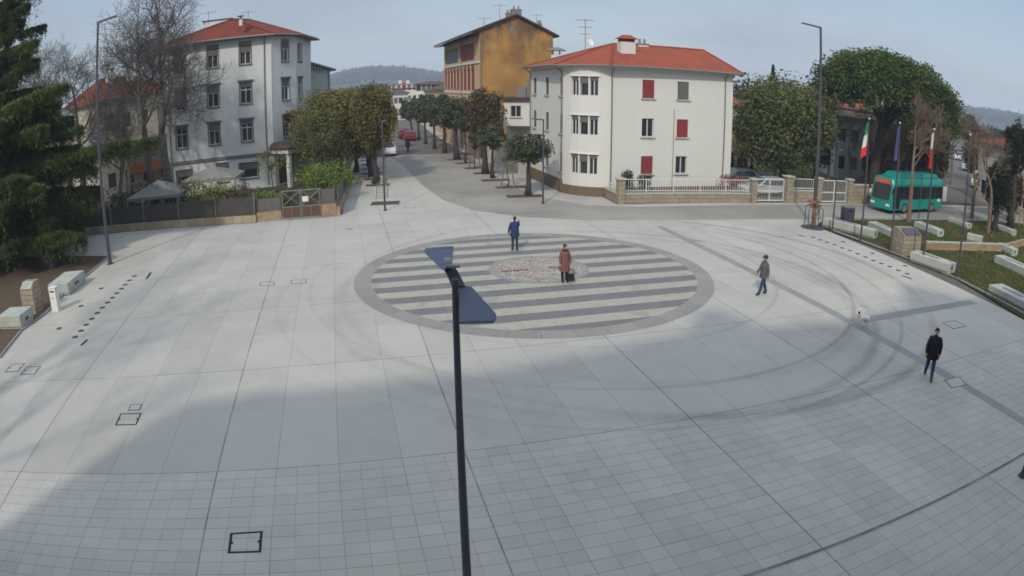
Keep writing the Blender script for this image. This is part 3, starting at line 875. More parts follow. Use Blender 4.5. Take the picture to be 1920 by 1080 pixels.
# rear wing
wg = thing('back_house', 'plain greenish rear house with a low lean-to roof behind the apartment house', 'house')
W0, W1 = AT(548, 72), AT(619, 73.5); fw = Fr(W0, W1); zt0, zt1 = ZAT(AT(570, 72), 117), ZAT(W1, 132)
mb = MB(); k = fw.sz(570, 130)[0]
a, b = fw.p(0, 0, 0), fw.p(fw.L, 0, 0); bk = fw.n * -9
za = zt0 + .5
mb.mesh([a, b, b + bk, a + bk, a + Vector((0, 0, za)), b + Vector((0, 0, zt1)), b + bk + Vector((0, 0, zt1)), a + bk + Vector((0, 0, za))], [(0, 1, 5, 4), (1, 2, 6, 5), (2, 3, 7, 6), (3, 0, 4, 7)])
mb.build('wall', M['wallLg'], wg)
mb = MB(); o = .6; U3 = Vector((0, 0, .2))
q = [fw.p(-.3, .5, za + .05), fw.p(fw.L + .5, .5, zt1 - .08), fw.p(fw.L + .5, -9.4, zt1 - .08), fw.p(-.3, -9.4, za + .05)]
mb.hexa(q + [p + U3 for p in q]); mb.build('roof', M['soffit'], wg)
mb = MB()
for i in range(7): s = k + .1 + i * .32; mb.fbox(fw, s, s + .14, 0, .02, za - 1.35 - i * .07, za - .95 - i * .07)
mb.build('vent_slot', M['band'], wg); downpipe(wg, fw, fw.L - .15, .2, zt1)

# ---- ochre house with the loggia
oc = thing('ochre_house', 'tall weathered ochre house with blank gable, deep eaves and red arched loggia windows', 'house')
O0 = AT(900, 76); ao = math.radians(15)
FG = Fr(O0, ang=ao); FG.L = FG.sz(1037, 100)[0]
sd = Vector((-math.sin(math.radians(14.6)), math.cos(math.radians(14.6)), 0))
FO = Fr(O0 + sd * 25, O0)
zE = 14.35; pk = FG.sz(967, 30); zP = pk[1]
mb = MB(); g0, g1 = FG.p(0, 0, 0), FG.p(FG.L, 0, 0)
V = lambda z: Vector((0, 0, z))
zE2 = FG.sz(1037, 66)[1]
whole = [FG.p(0, 0, 0), FG.p(FG.L, 0, 0), FG.p(FG.L, 0, zE2), FG.p(pk[0], 0, zP), FG.p(0, 0, FG.sz(900, 54)[1])]
mb.poly(whole)
mb.poly([g1, g1 + sd * 25, g1 + sd * 25 + V(zE2), g1 + V(zE2)])
mb.build('gable_wall', M['wallO'], oc)
mb = MB(); ho = []
S = lambda px: FO.sz(px, 150)[0]
zu = (FO.sz(867, 107)[1], FO.sz(867, 86)[1])
zu = (11.2, 13.3); zm = (7.6, 10.0)
ho.append((.5, S(860) - .2, *zu)); ho.append((S(862), S(889), *zu))
n_ = 9
for i in range(n_):
    s = .6 + i * (FO.L - 3.0) / n_; ho.append((s, s + (FO.L - 3.0) / n_ * .72, *zm))
for i in range(6): s = 1.0 + i * 3.8; ho.append((s, s + 1.3, 3.6, 5.6))
zEo = FG.sz(900, 54)[1] - .1
facade(mb, FO, FO.L, 0, zEo, ho, .3); mb.build('street_wall', M['wallOs'], oc)
for i, h in enumerate(ho):
    if i < 2: 
        mb = MB(); mb.fbox(FO, h[0], h[1], -.32, -.26, h[2], h[3]); mb.build('loggia_screen', M['shutR' if i else 'band'], oc)
    elif i < 2 + n_: flat_shutters(oc, FO, h, 'shutR')
    else: flat_shutters(oc, FO, h, 'shutG')
for i in range(n_):
    mb = MB(); h = ho[2 + i]; m0 = (h[0] + h[1]) / 2; r = (h[1] - h[0]) / 2
    pts = [FO.p(m0 + r * math.cos(t), .02, h[3] + r * .8 * math.sin(t)) for t in [PI * k / 8 for k in range(9)]]
    mb.poly(pts)
    mb.build('arch_head', M['shutR'], oc)
mb = MB(); mb.fbox(FO, 0, FO.L, 0, .12, 10.75, 10.95); mb.fbox(FO, 0, FO.L, 0, .1, 7.2, 7.38); mb.build('string_course', M['wallW'], oc)
mb = MB(); s_ = S(866); mb.tube([FO.p(s_, .1, .2), FO.p(s_, .1, zEo)], .06, 6); mb.build('downpipe', M['band'], oc); mb = MB(); mb.tube([FG.p(.12, .1, .2), FG.p(.12, .1, zEo - 1)], .06, 6); mb.build('downpipe', M['band'], oc)
# roof slabs, deep eaves on the street side
ov = 1.5
sl_ = (zP - zEo) / pk[0]
mb = MB()
def slab(s0, z0, s1, z1, t=.22):
    q = [FG.p(s0, .45, z0), FG.p(s1, .45, z1), FG.p(s1, .45, z1) + sd * 26, FG.p(s0, .45, z0) + sd * 26]
    mb.hexa(q + [p + V(t) for p in q])
slab(-ov, zEo - ov * sl_ + .05, pk[0], zP + .05); slab(pk[0] + .003, zP + .05, FG.L + .6, zE2 - .6 * (zP - zE2) / (FG.L - pk[0]) + .05)
mb.build('roof', M['roofB'], oc)
for k in range(13):
    mb = MB(); b0 = FG.p(-.02, 0, zEo - .45) + sd * (1 + k * 1.95); b1 = FG.p(-ov + .1, 0, zEo - ov * sl_ - .02) + sd * (1 + k * 1.95)
    mb.tube([b0, b1], .06, 4); mb.build('eaves_bracket', M['barkD'], oc)
mb = MB(); sg = FG.sz(959, 57); mb.fbox(FG, sg[0] - .25, sg[0] + .25, 0, .03, sg[1] - .5, sg[1] + .5); mb.build('gable_window', M['band'], oc)
for px, top, w_ in ((968, 13, 1.1), (955, 20, .7), (1011, 40, .45)):
    q = AT(px, 78.5); chimney(oc, q, w_, .6, zP - 2.2, ZAT(q, top + 6), ao, 'pots', 'grey')
for px, top, lb in ((937, 8, 'thin roof aerial left of the chimneys on the ochre house'), (908, 32, 'low aerial on the left slope of the ochre house roof'), (1006, 26, 'slim aerial on the right slope of the ochre house roof')):
    q = AT(px, 79); zb = zP - 1.4 if px != 908 else zP - 2.9; antenna((q.x, q.y, zb), ZAT(q, top) - zb, lb, 1)
ga = thing('enclosed_balcony_annex', 'low white annex with a glazed balcony and dark roof between ochre and white houses', 'annex')
f = Fr(AT(944, 67), AT(998, 66.5)); zt, zb = ZAT(f.P, 187), ZAT(f.P, 236)
mb = MB(); h = [(f.sz(957, 200)[0], f.sz(977, 200)[0], ZAT(f.P, 219), ZAT(f.P, 198))]
facade(mb, f, f.L, zb, zt, h); q0, q1 = f.p(0, 0, 0), f.p(f.L, 0, 0); bb = f.n * -7
mb.poly([q0 + V(zb), q1 + V(zb), q1 + bb + V(zb), q0 + bb + V(zb)][::-1]); mb.poly([q0 + bb + V(zb), q0 + V(zb), q0 + V(zt), q0 + bb + V(zt)])
mb.build('wall', M['wallW'], ga); window(ga, f, h[0], 'casement', True)
mb = MB(); mb.fbox(f, -.4, f.L + .1, -7, .4, zt, zt + .25); mb.build('roof', M['roofB'], ga)
mb = MB(); mb.fbox(f, .1, f.L, -6.8, -1.2, 0, zb - .003); mb.build('base', M['wallC'], ga)
mb = MB(); q = f.sz(972, 160)[0]; mb.fbox(f, q - .45, q + .45, -2.4, -1.6, zt + .25, ZAT(f.P, 163)); q = f.sz(983, 160)[0]; mb.fbox(f, q - .12, q + .12, -2.2, -1.9, zt + .25, ZAT(f.P, 149)); mb.build('chimney', M['soffit'], ga)
c = AT(1043, 72); sc2 = thing('far_chimney', 'small capped chimney stack showing just left of the white house roof', 'chimney', (c.x, c.y, 0))
mb = MB(); mb.box(-.55, .55, -.5, .5, 0, ZAT(c, 103)); mb.build('stack', M['wallW'], sc2)
mb = MB(); mb.box(-.4, -.3, -.3, .3, ZAT(c, 103), ZAT(c, 95)); mb.box(.3, .4, -.3, .3, ZAT(c, 103), ZAT(c, 95)); z = ZAT(c, 95); mb.hexa([Vector(p) for p in ((-1, -.8, z), (1, -.8, z), (1, .8, z), (-1, .8, z), (-.3, -.3, z + .35), (.3, -.3, z + .35), (.3, .3, z + .35), (-.3, .3, z + .35))]); mb.build('cap', M['soffit'], sc2)

# ---- generic house for the middle distance
def house(label, p, q, depth, ze, zr, wall, roof, cols=3, rows=2, shut='shutB', name='house', over=.5, chim=0, z0=1.0, dh=3.0, bal=None, side=True):
    t = thing(name, label, 'house'); f = Fr(p, q); L = f.L
    hs = []
    for r in range(rows):
        for k in range(cols):
            s = L * (k + .5) / cols; hs.append((s - .5, s + .5, z0 + dh * r, z0 + dh * r + 1.45))
    mb = MB(); facade(mb, f, L, 0, ze, hs, .15)
    a, b = f.p(0, 0, 0), f.p(L, 0, 0); bk = f.n * -depth
    for u, v in ((b, b + bk), (b + bk, a + bk), (a + bk, a)): mb.poly([u, v, v + V(ze), u + V(ze)])
    mb.build('wall', M[wall], t)
    for i, h in enumerate(hs):
        if shut: 
            mb = MB(); mb.fbox(f, h[0], h[1], -.14, -.08, h[2], h[3]); wn = mb.build('window', M[shut if (i * 7) % 3 else 'glass'], t)
        else: window(t, f, h, 'casement', False, rev=.15)
    r0 = f.p(L * .25 if L > depth * .6 else L * .5, -depth * .5, 0); r1 = f.p(L * .75 if L > depth * .6 else L * .5, -depth * .5, 0)
    hiproof(t, [(v.x, v.y) for v in (a, b, b + bk, a + bk)], ze, zr, [r0, r1], over, roof, 'soffit')
    for k in range(chim):
        c = f.p(L * (.35 + .3 * k), -depth * .4, 0); chimney(t, c, .9, .6, ze + .3, zr + .7, f.a, 'flat')
    if bal:
        for z in bal:
            mb = MB(); mb.fbox(f, L * .3, L + .1, 0, 1.2, z, z + .16); mb.fbox(f, L * .3, L + .1, 1.12, 1.2, z + .163, z + 1.0); mb.build('balcony', simple('balcony_panel', (.3, .09, .04), .8, .2), t)
    return t
q0, q1 = AT(186, 70), AT(318, 74)
zh = ZAT(AT(250, 72), 183)
house('cream house with dark red roof, brown shutters and red balconies behind the bare trees', q0, q1, 10, zh, ZAT(AT(250, 77), 142), 'wallC', 'roofD', 4, 3, 'shutB', 'house', .6, 2, .9, 2.95, [1.9, 4.2])
q0, q1 = AT(60, 78), AT(170, 80)
house('low house half hidden behind the dark cedar', q0, q1, 10, ZAT(q0, 262), ZAT(q0, 235), 'wallC', 'roofD', 4, 2)
house('pale far house with two red gables beyond the street trees', AT(733, 190), AT(782, 190), 14, ZAT(AT(750, 190), 166), ZAT(AT(750, 190), 155), 'wallW', 'roofR', 5, 3, 'shutG', chim=2)
house('cream far house low in front of the red gabled one', AT(728, 165), AT(765, 165), 10, ZAT(AT(745, 165), 176), ZAT(AT(745, 165), 168), 'wallW', 'roofB', 4, 2, 'shutG')
house('white flat looking far house left of the ochre house', AT(780, 150), AT(838, 150), 12, ZAT(AT(800, 150), 158), ZAT(AT(800, 150), 153), 'wallW', 'roofB', 6, 3, 'shutG')
house('small peach far house peeking right of the greenish wing', AT(612, 130), AT(645, 130), 10, ZAT(AT(625, 130), 178), ZAT(AT(625, 130), 169), 'wallOs', 'roofD', 2, 2)
house('blue grey house with red roof between the white house and the green trees', AT(1358, 75), AT(1420, 77), 10, ZAT(AT(1390, 75), 200), ZAT(AT(1390, 78), 180), 'wallLg', 'roofR', 2, 1, 'shutG', chim=1, z0=3.2)
house('low ochre outbuilding right of the white house', AT(1360, 66), AT(1408, 67), 6, ZAT(AT(1390, 66), 240), ZAT(AT(1390, 66), 226), 'wallOs', 'roofB', 2, 1, 'shutB')
house('brick red house with pale balconies in the shade under the big pine', AT(1552, 84), AT(1668, 88), 10, ZAT(AT(1600, 85), 205), ZAT(AT(1600, 88), 188), 'wallR', 'roofD', 4, 3, 'shutG')
house('dark grey house behind the flags with glazed bays', AT(1570, 76), AT(1640, 78), 8, ZAT(AT(1600, 76), 222), ZAT(AT(1600, 76), 210), 'wallLg', 'roofB', 3, 2, 'shutG')
house('yellow house glimpsed behind the bare brown tree', AT(1664, 80), AT(1722, 82), 8, ZAT(AT(1690, 80), 236), ZAT(AT(1690, 80), 222), 'wallOs', 'roofB', 3, 2, 'shutG')
house('house with long dull red roof at the far right behind dark trees', AT(1838, 78), AT(1945, 70), 9, ZAT(AT(1880, 75), 276), ZAT(AT(1880, 75), 254), 'wallC', 'roofD', 4, 1, 'shutB')
# houses along the street beyond
for i, (a, b, D0, D1, zz_) in enumerate(((838, 812, 104, 128, 7.5), (812, 792, 130, 160, 7.0))):
    q0, q1 = AT(b, D1), AT(a, D0)
    house(['row house along the far street pavement just past the ochre house', 'row house farther down the same street pavement'][i], q0, q1, 8, zz_, zz_ + 1.6, ['wallOs', 'wallC'][i], 'roofB', 6, 2, 'shutB')

# ---- building behind the camera whose shadow covers the near paving
bh_ = thing('town_building', 'tall building at the south edge of the square, behind the viewpoint', 'building')
fb = Fr((0, -.9), ang=AZ)
te = math.tan(SUN_EL); dx, dy = -SD.x, -SD.y; k_ = math.hypot(dx, dy); dx /= k_; dy /= k_
prof = []
for sx, sy in [(-9.9, 15.2), (-9.6, 15.9), (-7.4, 16.9), (-2.8, 18.2), (0, 19.1), (4.3, 21.0), (6.1, 21.9), (7.2, 24.3), (8.2, 24.5), (9.2, 22.3), (13.3, 22.7), (17.2, 24.6), (18.7, 27.4), (19.9, 27.4), (21.4, 25.2), (26, 26), (40, 29)]:
    n = fb.n; t = ((Vector((sx, sy, 0)) - fb.P).dot(n)) / (n.x * dx + n.y * dy)
    X_ = Vector((sx - dx * t, sy - dy * t, 0)); prof.append(((X_ - fb.P).dot(fb.u), t * te))
mb = MB(); s0 = prof[0][0]
front = [fb.p(s, 0, z) for s, z in prof]; backp = [fb.p(s, 11, z) for s, z in prof]
mb.poly([fb.p(s0, 0, 0)] + [fb.p(prof[-1][0], 0, 0)] + front[::-1])
mb.poly(([fb.p(s0, 11, 0)] + [fb.p(prof[-1][0], 11, 0)] + backp[::-1])[::-1])
for i in range(len(prof) - 1): mb.poly([front[i], front[i + 1], backp[i + 1], backp[i]])
mb.poly([fb.p(s0, 11, 0), fb.p(s0, 0, 0), front[0], backp[0]]); mb.poly([fb.p(prof[-1][0], 0, 0), fb.p(prof[-1][0], 11, 0), backp[-1], front[-1]])
mb.build('wall', M['wallC'], bh_)
for r in range(4):
    for k in range(12):
        s = s0 + 2 + k * 3.1
        if abs(s) < 1.6: continue
        mb = MB(); mb.fbox(fb, s, s + 1.2, -.05, .02, 1.2 + 3.3 * r, 3.0 + 3.3 * r); mb.build('window', M['glass'], bh_)
M['screen'] = simple('dark_screen', (.06, .055, .05), .9, .35, 1.2)
# ------------------------------------------------------------------ street furniture
def lamp(base, h, label, head=None, r0=.075, r1=.045, arm=None, grp='lamp posts round the square', cat='street lamp'):
    t = thing('street_lamp', label, cat, (base[0], base[1], .004), 0, grp)
    mb = MB(); mb.tube([(0, 0, 0), (0, 0, h * .5), (0, 0, h)], [r0, (r0 + r1) / 2, r1], 10); mb.build('post', M['metal'], t, smooth=False)
    mb = MB(); mb.lathe((0, 0, 0), [(r0 * 1.9, 0), (r0 * 1.9, .02), (r0 * 1.3, .03), (r0 * 1.25, .12)], 12); mb.build('base_plate', M['metal'], t)
    if arm:
        dx_, dy_, L = arm; a = math.atan2(dy_, dx_)
        mb = MB(); u = Vector((math.cos(a), math.sin(a), 0)); n = Vector((-u.y, u.x, 0))
        def P(s, w_, z): return u * s + n * w_ + Vector((0, 0, z))
        z = h - .02; rise = .12 * L
        mb.hexa([P(-.05, -.09, z), P(L, -.15, z + rise), P(L, .15, z + rise), P(-.05, .09, z), P(-.05, -.09, z + .09), P(L, -.15, z + .06 + rise), P(L, .15, z + .06 + rise), P(-.05, .09, z + .09)])
        mb.build('lamp_head', M['metal'], t)
    return t
lamp(G(207, 495), 13.75, 'very tall lamp post by the dark cedar with its arm pointing right', arm=(1, .15, 1.25), r0=.12, r1=.07)
lamp(G(1524, 424), 13.2, 'very tall lamp post behind the red sculpture trunk with its arm pointing left', arm=(-1, .1, 1.35), r0=.13, r1=.08)
lamp(G(722, 395), 6.0, 'mid height lamp post beside the left row of tree pits', arm=(.3, 1, .6))
lamp(G(1018, 382), 5.85, 'mid height lamp post in front of the white corner house, arm pointing left', arm=(-1, .25, .8))
lamp(G(1722, 411), ZAT(G(1722, 411), 330), 'thin short post seen behind the bus and benches', arm=(.2, 1, .3), r0=.05, r1=.04)
lamp(G(1858, 424), 3.0, 'thin dark post by the small leafless tree on the lawn', arm=(.2, 1, .3), r0=.05, r1=.04)
lamp(G(1560, 435), 5.8, 'shorter dark post with a small white fitting beside the red sculpture', arm=(.1, 1, .35), r0=.055, r1=.04)
lamp(G(1917, 893), 4.2, 'dark post cut by the right edge of the picture, in shade', arm=(.4, 1, .5), r0=.09, r1=.06)
# the near lamp: two big trapezoid reflectors on a bent neck
def near_lamp():
    B = Vector((-.765, 8.75, 0)); ztop = ZAT(B, 524) + .15
    t = thing('street_lamp', 'near lamp post with two blue grey trapezoid reflector plates, in front of the circle', 'street lamp', B, 0, 'lamp posts round the square')
    mb = MB(); mb.tube([(0, 0, 0), (0, 0, 2), (0, 0, 4), (0, 0, ztop - .15)], [.078, .068, .052, .044], 16); mb.build('post', M['metal'], t, smooth=False)
    mb = MB(); mb.lathe((0, 0, 0), [(.2, 0), (.2, .03), (.14, .04), (.13, .2)], 16); mb.build('base_plate', M['metal'], t)
    def at(px, py, y):      # point in the lamp's own plane depth
        d = ray(px, py); k = (B.y + y) / d.y; return Vector((d.x * k, d.y * k, CAM_H + d.z * k)) - B
    def plate(pts, th):
        mb = MB(); n = (pts[1] - pts[0]).cross(pts[2] - pts[0]).normalized()
        if n.z < 0: n = -n
        k = len(pts); lo = [p - n * th for p in pts]
        mb.mesh(list(pts) + lo, [tuple(range(k)), tuple(range(k, 2 * k))[::-1]] + [(i, (i + 1) % k, (i + 1) % k + k, i + k) for i in range(k)])
        return mb
    A_ = [at(858, 536, 0), at(880, 536, .05), at(931, 590, -.15), at(931, 598, -.17), at(927, 601, -.18), at(862, 604, -.3)]
    z0 = A_[0].z
    # lower plate: slopes outwards from the post
    plate([at(860, 535, .10), at(884, 537, .12), at(930, 588, -.12), at(931, 597, -.16), at(926, 601, -.18), at(862, 603, -.22)], .08).build('reflector', M['plate'], t)
    plate([at(798, 464, .55), at(848, 461, .55), at(851, 462, .55), at(848, 494, .28), at(831, 504, .22), at(797, 471, .5)], .08).build('reflector', M['plate'], t)
    mb = MB()
    q = lambda a, b, y: at(a, b, y)
    mb = plate([at(831, 503, .26), at(848, 493, .28), at(859, 510, .2), at(872, 536, .08), at(847, 537, .06), at(838, 516, .17)], .06); mb.build('neck', M['metal'], t)
    mb = MB(); c = q(840, 489, .25); mb.box(-.045, .045, -.012, .012, -.02, .02, Matrix.Translation(c + Vector((0, -.06, .03)))); mb.build('label_plate', M['rail'], t)
    mb = MB(); c = q(850, 508, .12); mb.box(-.09, .09, -.05, .05, -.015, .015, Matrix.Translation(c + Vector((0, 0, .07)))); mb.build('bracket', M['grey'], t)
near_lamp()

# flag poles
def flagpole(b, top, label, flag=None):
    b = G(*b); h = ZAT(b, top); t = thing('flag_pole', label, 'flag pole', (b.x, b.y, .004), 0, 'flag poles along the lawn')
    mb = MB(); mb.tube([(0, 0, 0), (0, 0, h * .5), (0, 0, h)], [.065, .055, .035], 8); mb.build('pole', M['metal'], t)
    mb = MB(); mb.lathe((0, 0, h), [(.035, 0), (.06, .03), (.05, .08), (.01, .1)], 8); mb.build('finial', M['white'], t)
    if flag:
        fl = thing('flag', flag[0], 'flag', (b.x, b.y, h), 0, 'flags hanging limp')
        n, drop, wd, bands = 9, flag[1], flag[2], flag[3]
        rows = 14
        mb = MB(); idx = 0
        vs = []
        for r in range(rows + 1):
            v = r / rows
            for k in range(n + 1):
                u_ = k / n; w_ = wd * (.12 + .88 * v ** flag[4]); x_ = -(.05 + u_ * w_)
                y_ = .10 * math.sin(u_ * 9 + v * 2) * (1 - .3 * v)
                z_ = -.15 - v * drop - u_ * w_ * .9
                vs.append((x_, y_, z_))
        for c, (m_, lo, hi) in enumerate(bands):
            mbf = MB(); fs = []
            for r in range(rows):
                for k in range(n):
                    f = (r + .5) / rows if flag[5] else (k + .5) / n
                    if lo <= f < hi: fs.append((r * (n + 1) + k, r * (n + 1) + k + 1, (r + 1) * (n + 1) + k + 1, (r + 1) * (n + 1) + k))
            used = sorted({i for f in fs for i in f}); mp_ = {j: i for i, j in enumerate(used)}
            mbf.mesh([vs[j] for j in used], [tuple(mp_[i] for i in f) for f in fs]); mbf.build('flag_band', m_, fl, smooth=True)
mg = simple('flag_green', (.03, .22, .08), .8, .1); mw = simple('flag_white', (.6, .6, .58), .8, .1); mr = simple('flag_red', (.55, .035, .03), .8, .1); mb_ = simple('flag_blue', (.07, .08, .26), .8, .1)
flagpole((1613, 453), 224, 'pole of the green white and red flag, first of three', ('limp flag in green, white and red on the first flag pole', 1.9, .62, [(mg, 0, .35), (mw, .35, .68), (mr, .68, 1)], .8, True))
flagpole((1668, 473), 232, 'pole of the blue flag, middle of the three flag poles', ('narrow limp dark blue flag on the middle flag pole', 1.9, .34, [(mb_, 0, 1)], .7, True))
flagpole((1729, 497), 244, 'pole of the white and red flag, third of three', ('narrow limp flag, white above and red below, on the third flag pole', 1.9, .26, [(mw, 0, .42), (mr, .42, 1)], .6, True))
flagpole((1793, 522), 254, 'bare flag pole without a flag, rightmost by the lawn corner')

# floor lights
def disc_light(p, label, grp):
    c = G(*p); t = thing('floor_light', label, 'floor light', (c.x, c.y, .0045), 0, grp)
    mb = MB(); mb.lathe((0, 0, 0), [(.15, 0), (.15, .006), (.12, .008)], 16); mb.build('rim', M['black'], t)
    mb = MB(); mb.lathe((0, 0, .008), [(.115, 0), (.11, .002)], 16); mb.build('lens', M['metal'], t)
LL = [(252, 518), (243, 526), (235, 534), (228, 541.5), (219, 550), (211, 558.5), (202, 567.5), (192, 577), (182.5, 587), (172.5, 598), (162, 609), (152, 620.5), (141, 632)]
od = ['first', 'second', 'third', 'fourth', 'fifth', 'sixth', 'seventh', 'eighth', 'ninth', 'tenth', 'eleventh', 'twelfth', 'thirteenth', 'fourteenth', 'fifteenth']
for i, p in enumerate(LL[1:] if False else LL): disc_light(p, od[i] + ' floor light of the left dotted row, counting from the far end', 'left dotted row of floor lights')
for i, p in enumerate([(190, 541), (152, 574), (111, 616)]): disc_light(p, ['far', 'middle', 'near'][i] + ' one of three widely spaced floor lights beside the left dotted row', 'widely spaced left floor lights')
RL = [(1525, 445), (1538, 450), (1550.5, 454.5), (1565, 459), (1579, 465), (1593, 470), (1607.5, 476), (1622.5, 482), (1637.5, 488.5), (1652.5, 494), (1668, 500), (1684, 507), (1701, 513.5)]
for i, p in enumerate(RL): disc_light(p, od[i] + ' floor light of the right dotted row, counting from the far end', 'right dotted row of floor lights')
for i, p in enumerate([(1581, 453.5), (1636, 475), (1697.5, 498.5)]): disc_light(p, ['far', 'middle', 'near'][i] + ' one of three outer floor lights between right dotted row and lawn', 'outer right floor lights')
def slot(a, b, w_, label):
    a, b = G(*a), G(*b); c = (a + b) / 2; f = Fr(a - c, b - c); t = thing('drain_slot', label, 'drain', (c.x, c.y, .0045), 0, 'slots in the paving')
    mb = MB(); mb.fbox(f, 0, f.L, -w_, w_, 0, .006); mb.build('slot', M['black'], t)
    mb = MB(); mb.fbox(f, .05, f.L - .05, -w_ * .4, w_ * .4, .0062, .009); mb.build('grating', M['metal'], t)
slot((152, 648), (164, 637), .07, 'short dark slot at the near end of the left dotted lights')
slot((275, 523), (283, 511), .07, 'short dark slot at the far end of the left dotted lights')
slot((1497, 441), (1508, 444), .07, 'short dark slot at the far end of the right dotted lights')
slot((1692, 517), (1709, 523), .07, 'short dark slot at the near end of the right dotted lights')
slot((650, 430), (661, 429), .08, 'small dark slot in sunlit slabs left of the striped circle')

# stone benches on the lawn
def bench(px, label, h=.5, w_=.75, slots=True, dz=.05, L=None):
    a, b = G(px[0], px[1], dz), G(px[2], px[3], dz)
    f0 = Fr(a, b); c = f0.p(0, 0, 0)
    t = thing('stone_bench', label, 'bench', (a.x, a.y, dz - .003), 0, 'pale stone benches round the lawns'); f = Fr((0, 0), (b.x - a.x, b.y - a.y)); L = L or f.L
    mb = MB(); mb.fbox(f, .0, L, -w_ + .06, -.06, 0, .1); mb.build('foot', M['stoneS'], t)
    mb = MB(); mb.fbox(f, 0, L, -w_, 0, .1, h); mb.build('block', M['stone'], t, bevel=.02)
    if slots:
        mb = MB(); mb.fbox(f, L * .18, L * .62, -w_ * .62, -w_ * .38, h + .001, h + .02); mb.build('seat_inlay', M['grey'], t)
    mb = MB(); e = L; mb.fbox(f, e, e + .012, -w_ * .62, -w_ * .38, .22, .36); mb.build('end_socket', M['metal'], t)
B_ = [((1541, 424, 1636, 448), 'longest pale bench at the plaza edge behind the second and third poles', .55, .8),
      ((1626, 428, 1677, 451), 'pale bench with dark inlay left of the rubble pillar', .5, .8),
      ((1713, 427, 1757, 444), 'pale bench just right of the bare brown tree', .5, .75),
      ((1776, 416, 1812, 429), 'pale low bench right of the bus, by the road edge', .4, .75),
      ((1812, 451, 1840, 458), 'short pale bench alone in the middle of the far lawn', .5, .8),
      ((1866, 430, 1897, 442), 'pale bench behind the small leafless tree', .45, .75),
      ((1705, 489, 1776, 514), 'pale bench with dark inlay on the near lawn between the poles', .55, 1.0),
      ((1870, 468, 1896, 480), 'short pale bench just behind the brick lawn wall', .5, .8),
      ((1863, 494, 1935, 528), 'large pale bench at the right edge on the near lawn', .55, 1.1),
      ((1852, 548, 1935, 590), 'wide pale slab bench at the near corner of the lawn', .42, 1.3)]
for px, lb, h, w_ in B_: bench(px, lb, h, w_)
# left group: bench block, rubble stele, white box, rear block
bench((0, 618, 41, 617), 'pale stone bench block at the left edge in front of the soil bed', .62, 1.3, False)
bench((93, 556, 130, 553), 'grey stone bench block in the shade behind the white box', .6, 2.4, False)
def rubble_pillar(px, h, w_, d, label, plaque, mat='rubble', tilt=.2):
    c = G(*px); t = thing('stone_stele', label, 'stone pillar', (c.x, c.y, 0), .1)
    mb = MB(); mb.box(-w_ / 2, w_ / 2, -d / 2, d / 2, 0, h * .8)
    mb.mesh([Vector(p) for p in ((-w_ / 2, -d / 2, h * .8), (w_ / 2, -d / 2, h * .8), (w_ / 2, d / 2, h * .8), (-w_ / 2, d / 2, h * .8), (-w_ / 2, d * .0, h), (w_ / 2, d * .0, h), (w_ / 2, d / 2, h), (-w_ / 2, d / 2, h))], [(0, 1, 5, 4), (1, 2, 6, 5), (2, 3, 7, 6), (3, 0, 4, 7), (4, 5, 6, 7)])
    o = mb.build('pillar', M[mat], t)
    mb = MB(); a = math.atan2(h * .2, d * .5)
    L_ = math.hypot(h * .2, d * .5)
    Mx = Matrix.Translation((0, -d / 2, h * .8)) @ Matrix.Rotation(a, 4, 'X')
    mb.box(-w_ * .42, w_ * .42, .03, L_ - .03, .01, .06, Mx); mb.build('plaque', M[plaque], t)
    mb = MB()
    for k in range(5): mb.box(-w_ * .34, w_ * (.1 + .22 * ((k * 37) % 5) / 5), L_ * (.2 + .14 * k), L_ * (.2 + .14 * k) + .02, .061, .066, Mx)
    mb.build('inscription', M['grey'], t)
rubble_pillar((64, 586), 1.5, .85, .8, 'rubble stone stele with a slanted grey plaque beside the white box', 'stoneS')
rubble_pillar((1697, 476), 1.55, 1.5, 1.2, 'wide rubble stone pillar with a slanted dark plaque among the flag poles', 'metal')
c = G(107, 583); t = thing('white_box', 'slim white metal cabinet with a dark slot beside the rubble stele', 'cabinet', (c.x, c.y, .004), .15)
mb = MB(); mb.box(-.2, .2, -.18, .18, 0, 1.12); mb.build('body', M['white'], t, bevel=.015)
mb = MB(); mb.box(-.13, .13, -.186, -.181, .93, 1.0); mb.build('slot', M['black'], t)
mb = MB(); mb.box(-.22, .22, -.2, .2, 1.121, 1.15); mb.build('lid', M['white'], t)
mb = MB(); mb.box(-.05, .02, -.185, -.181, .62, .7); mb.build('emblem', M['grey'], t)
c = G(1588, 416); t = thing('litter_bin', 'dark grey box shaped bin standing behind the longest bench', 'bin', (c.x, c.y, .05), .2)
mb = MB(); mb.box(-.45, .45, -.3, .3, 0, 1.0); mb.build('body', M['metal'], t, bevel=.02); mb = MB(); mb.box(-.42, .42, -.27, .27, 1.001, 1.06); mb.build('lid', M['grey'], t); mb = MB(); mb.box(-.2, .2, -.31, -.301, .72, .85); mb.build('opening', M['black'], t)
# big dark planter by the cedar
c = G(101, 500); t = thing('dark_tub', 'large dark tapered tub standing under the cedar boughs', 'tub', (c.x, c.y, .004), 0)
mb = MB(); mb.lathe((0, 0, 0), [(.72, 0), (.8, .4), (.92, 1.6), (.98, 2.0), (1.04, 2.02), (1.04, 2.12), (.9, 2.12), (.88, 1.95)], 20); mb.build('body', M['barkD'], t)
mb = MB(); mb.lathe((0, 0, 1.9), [(.86, 0), (.84, .04)], 20); mb.build('soil', M['soil'], t)
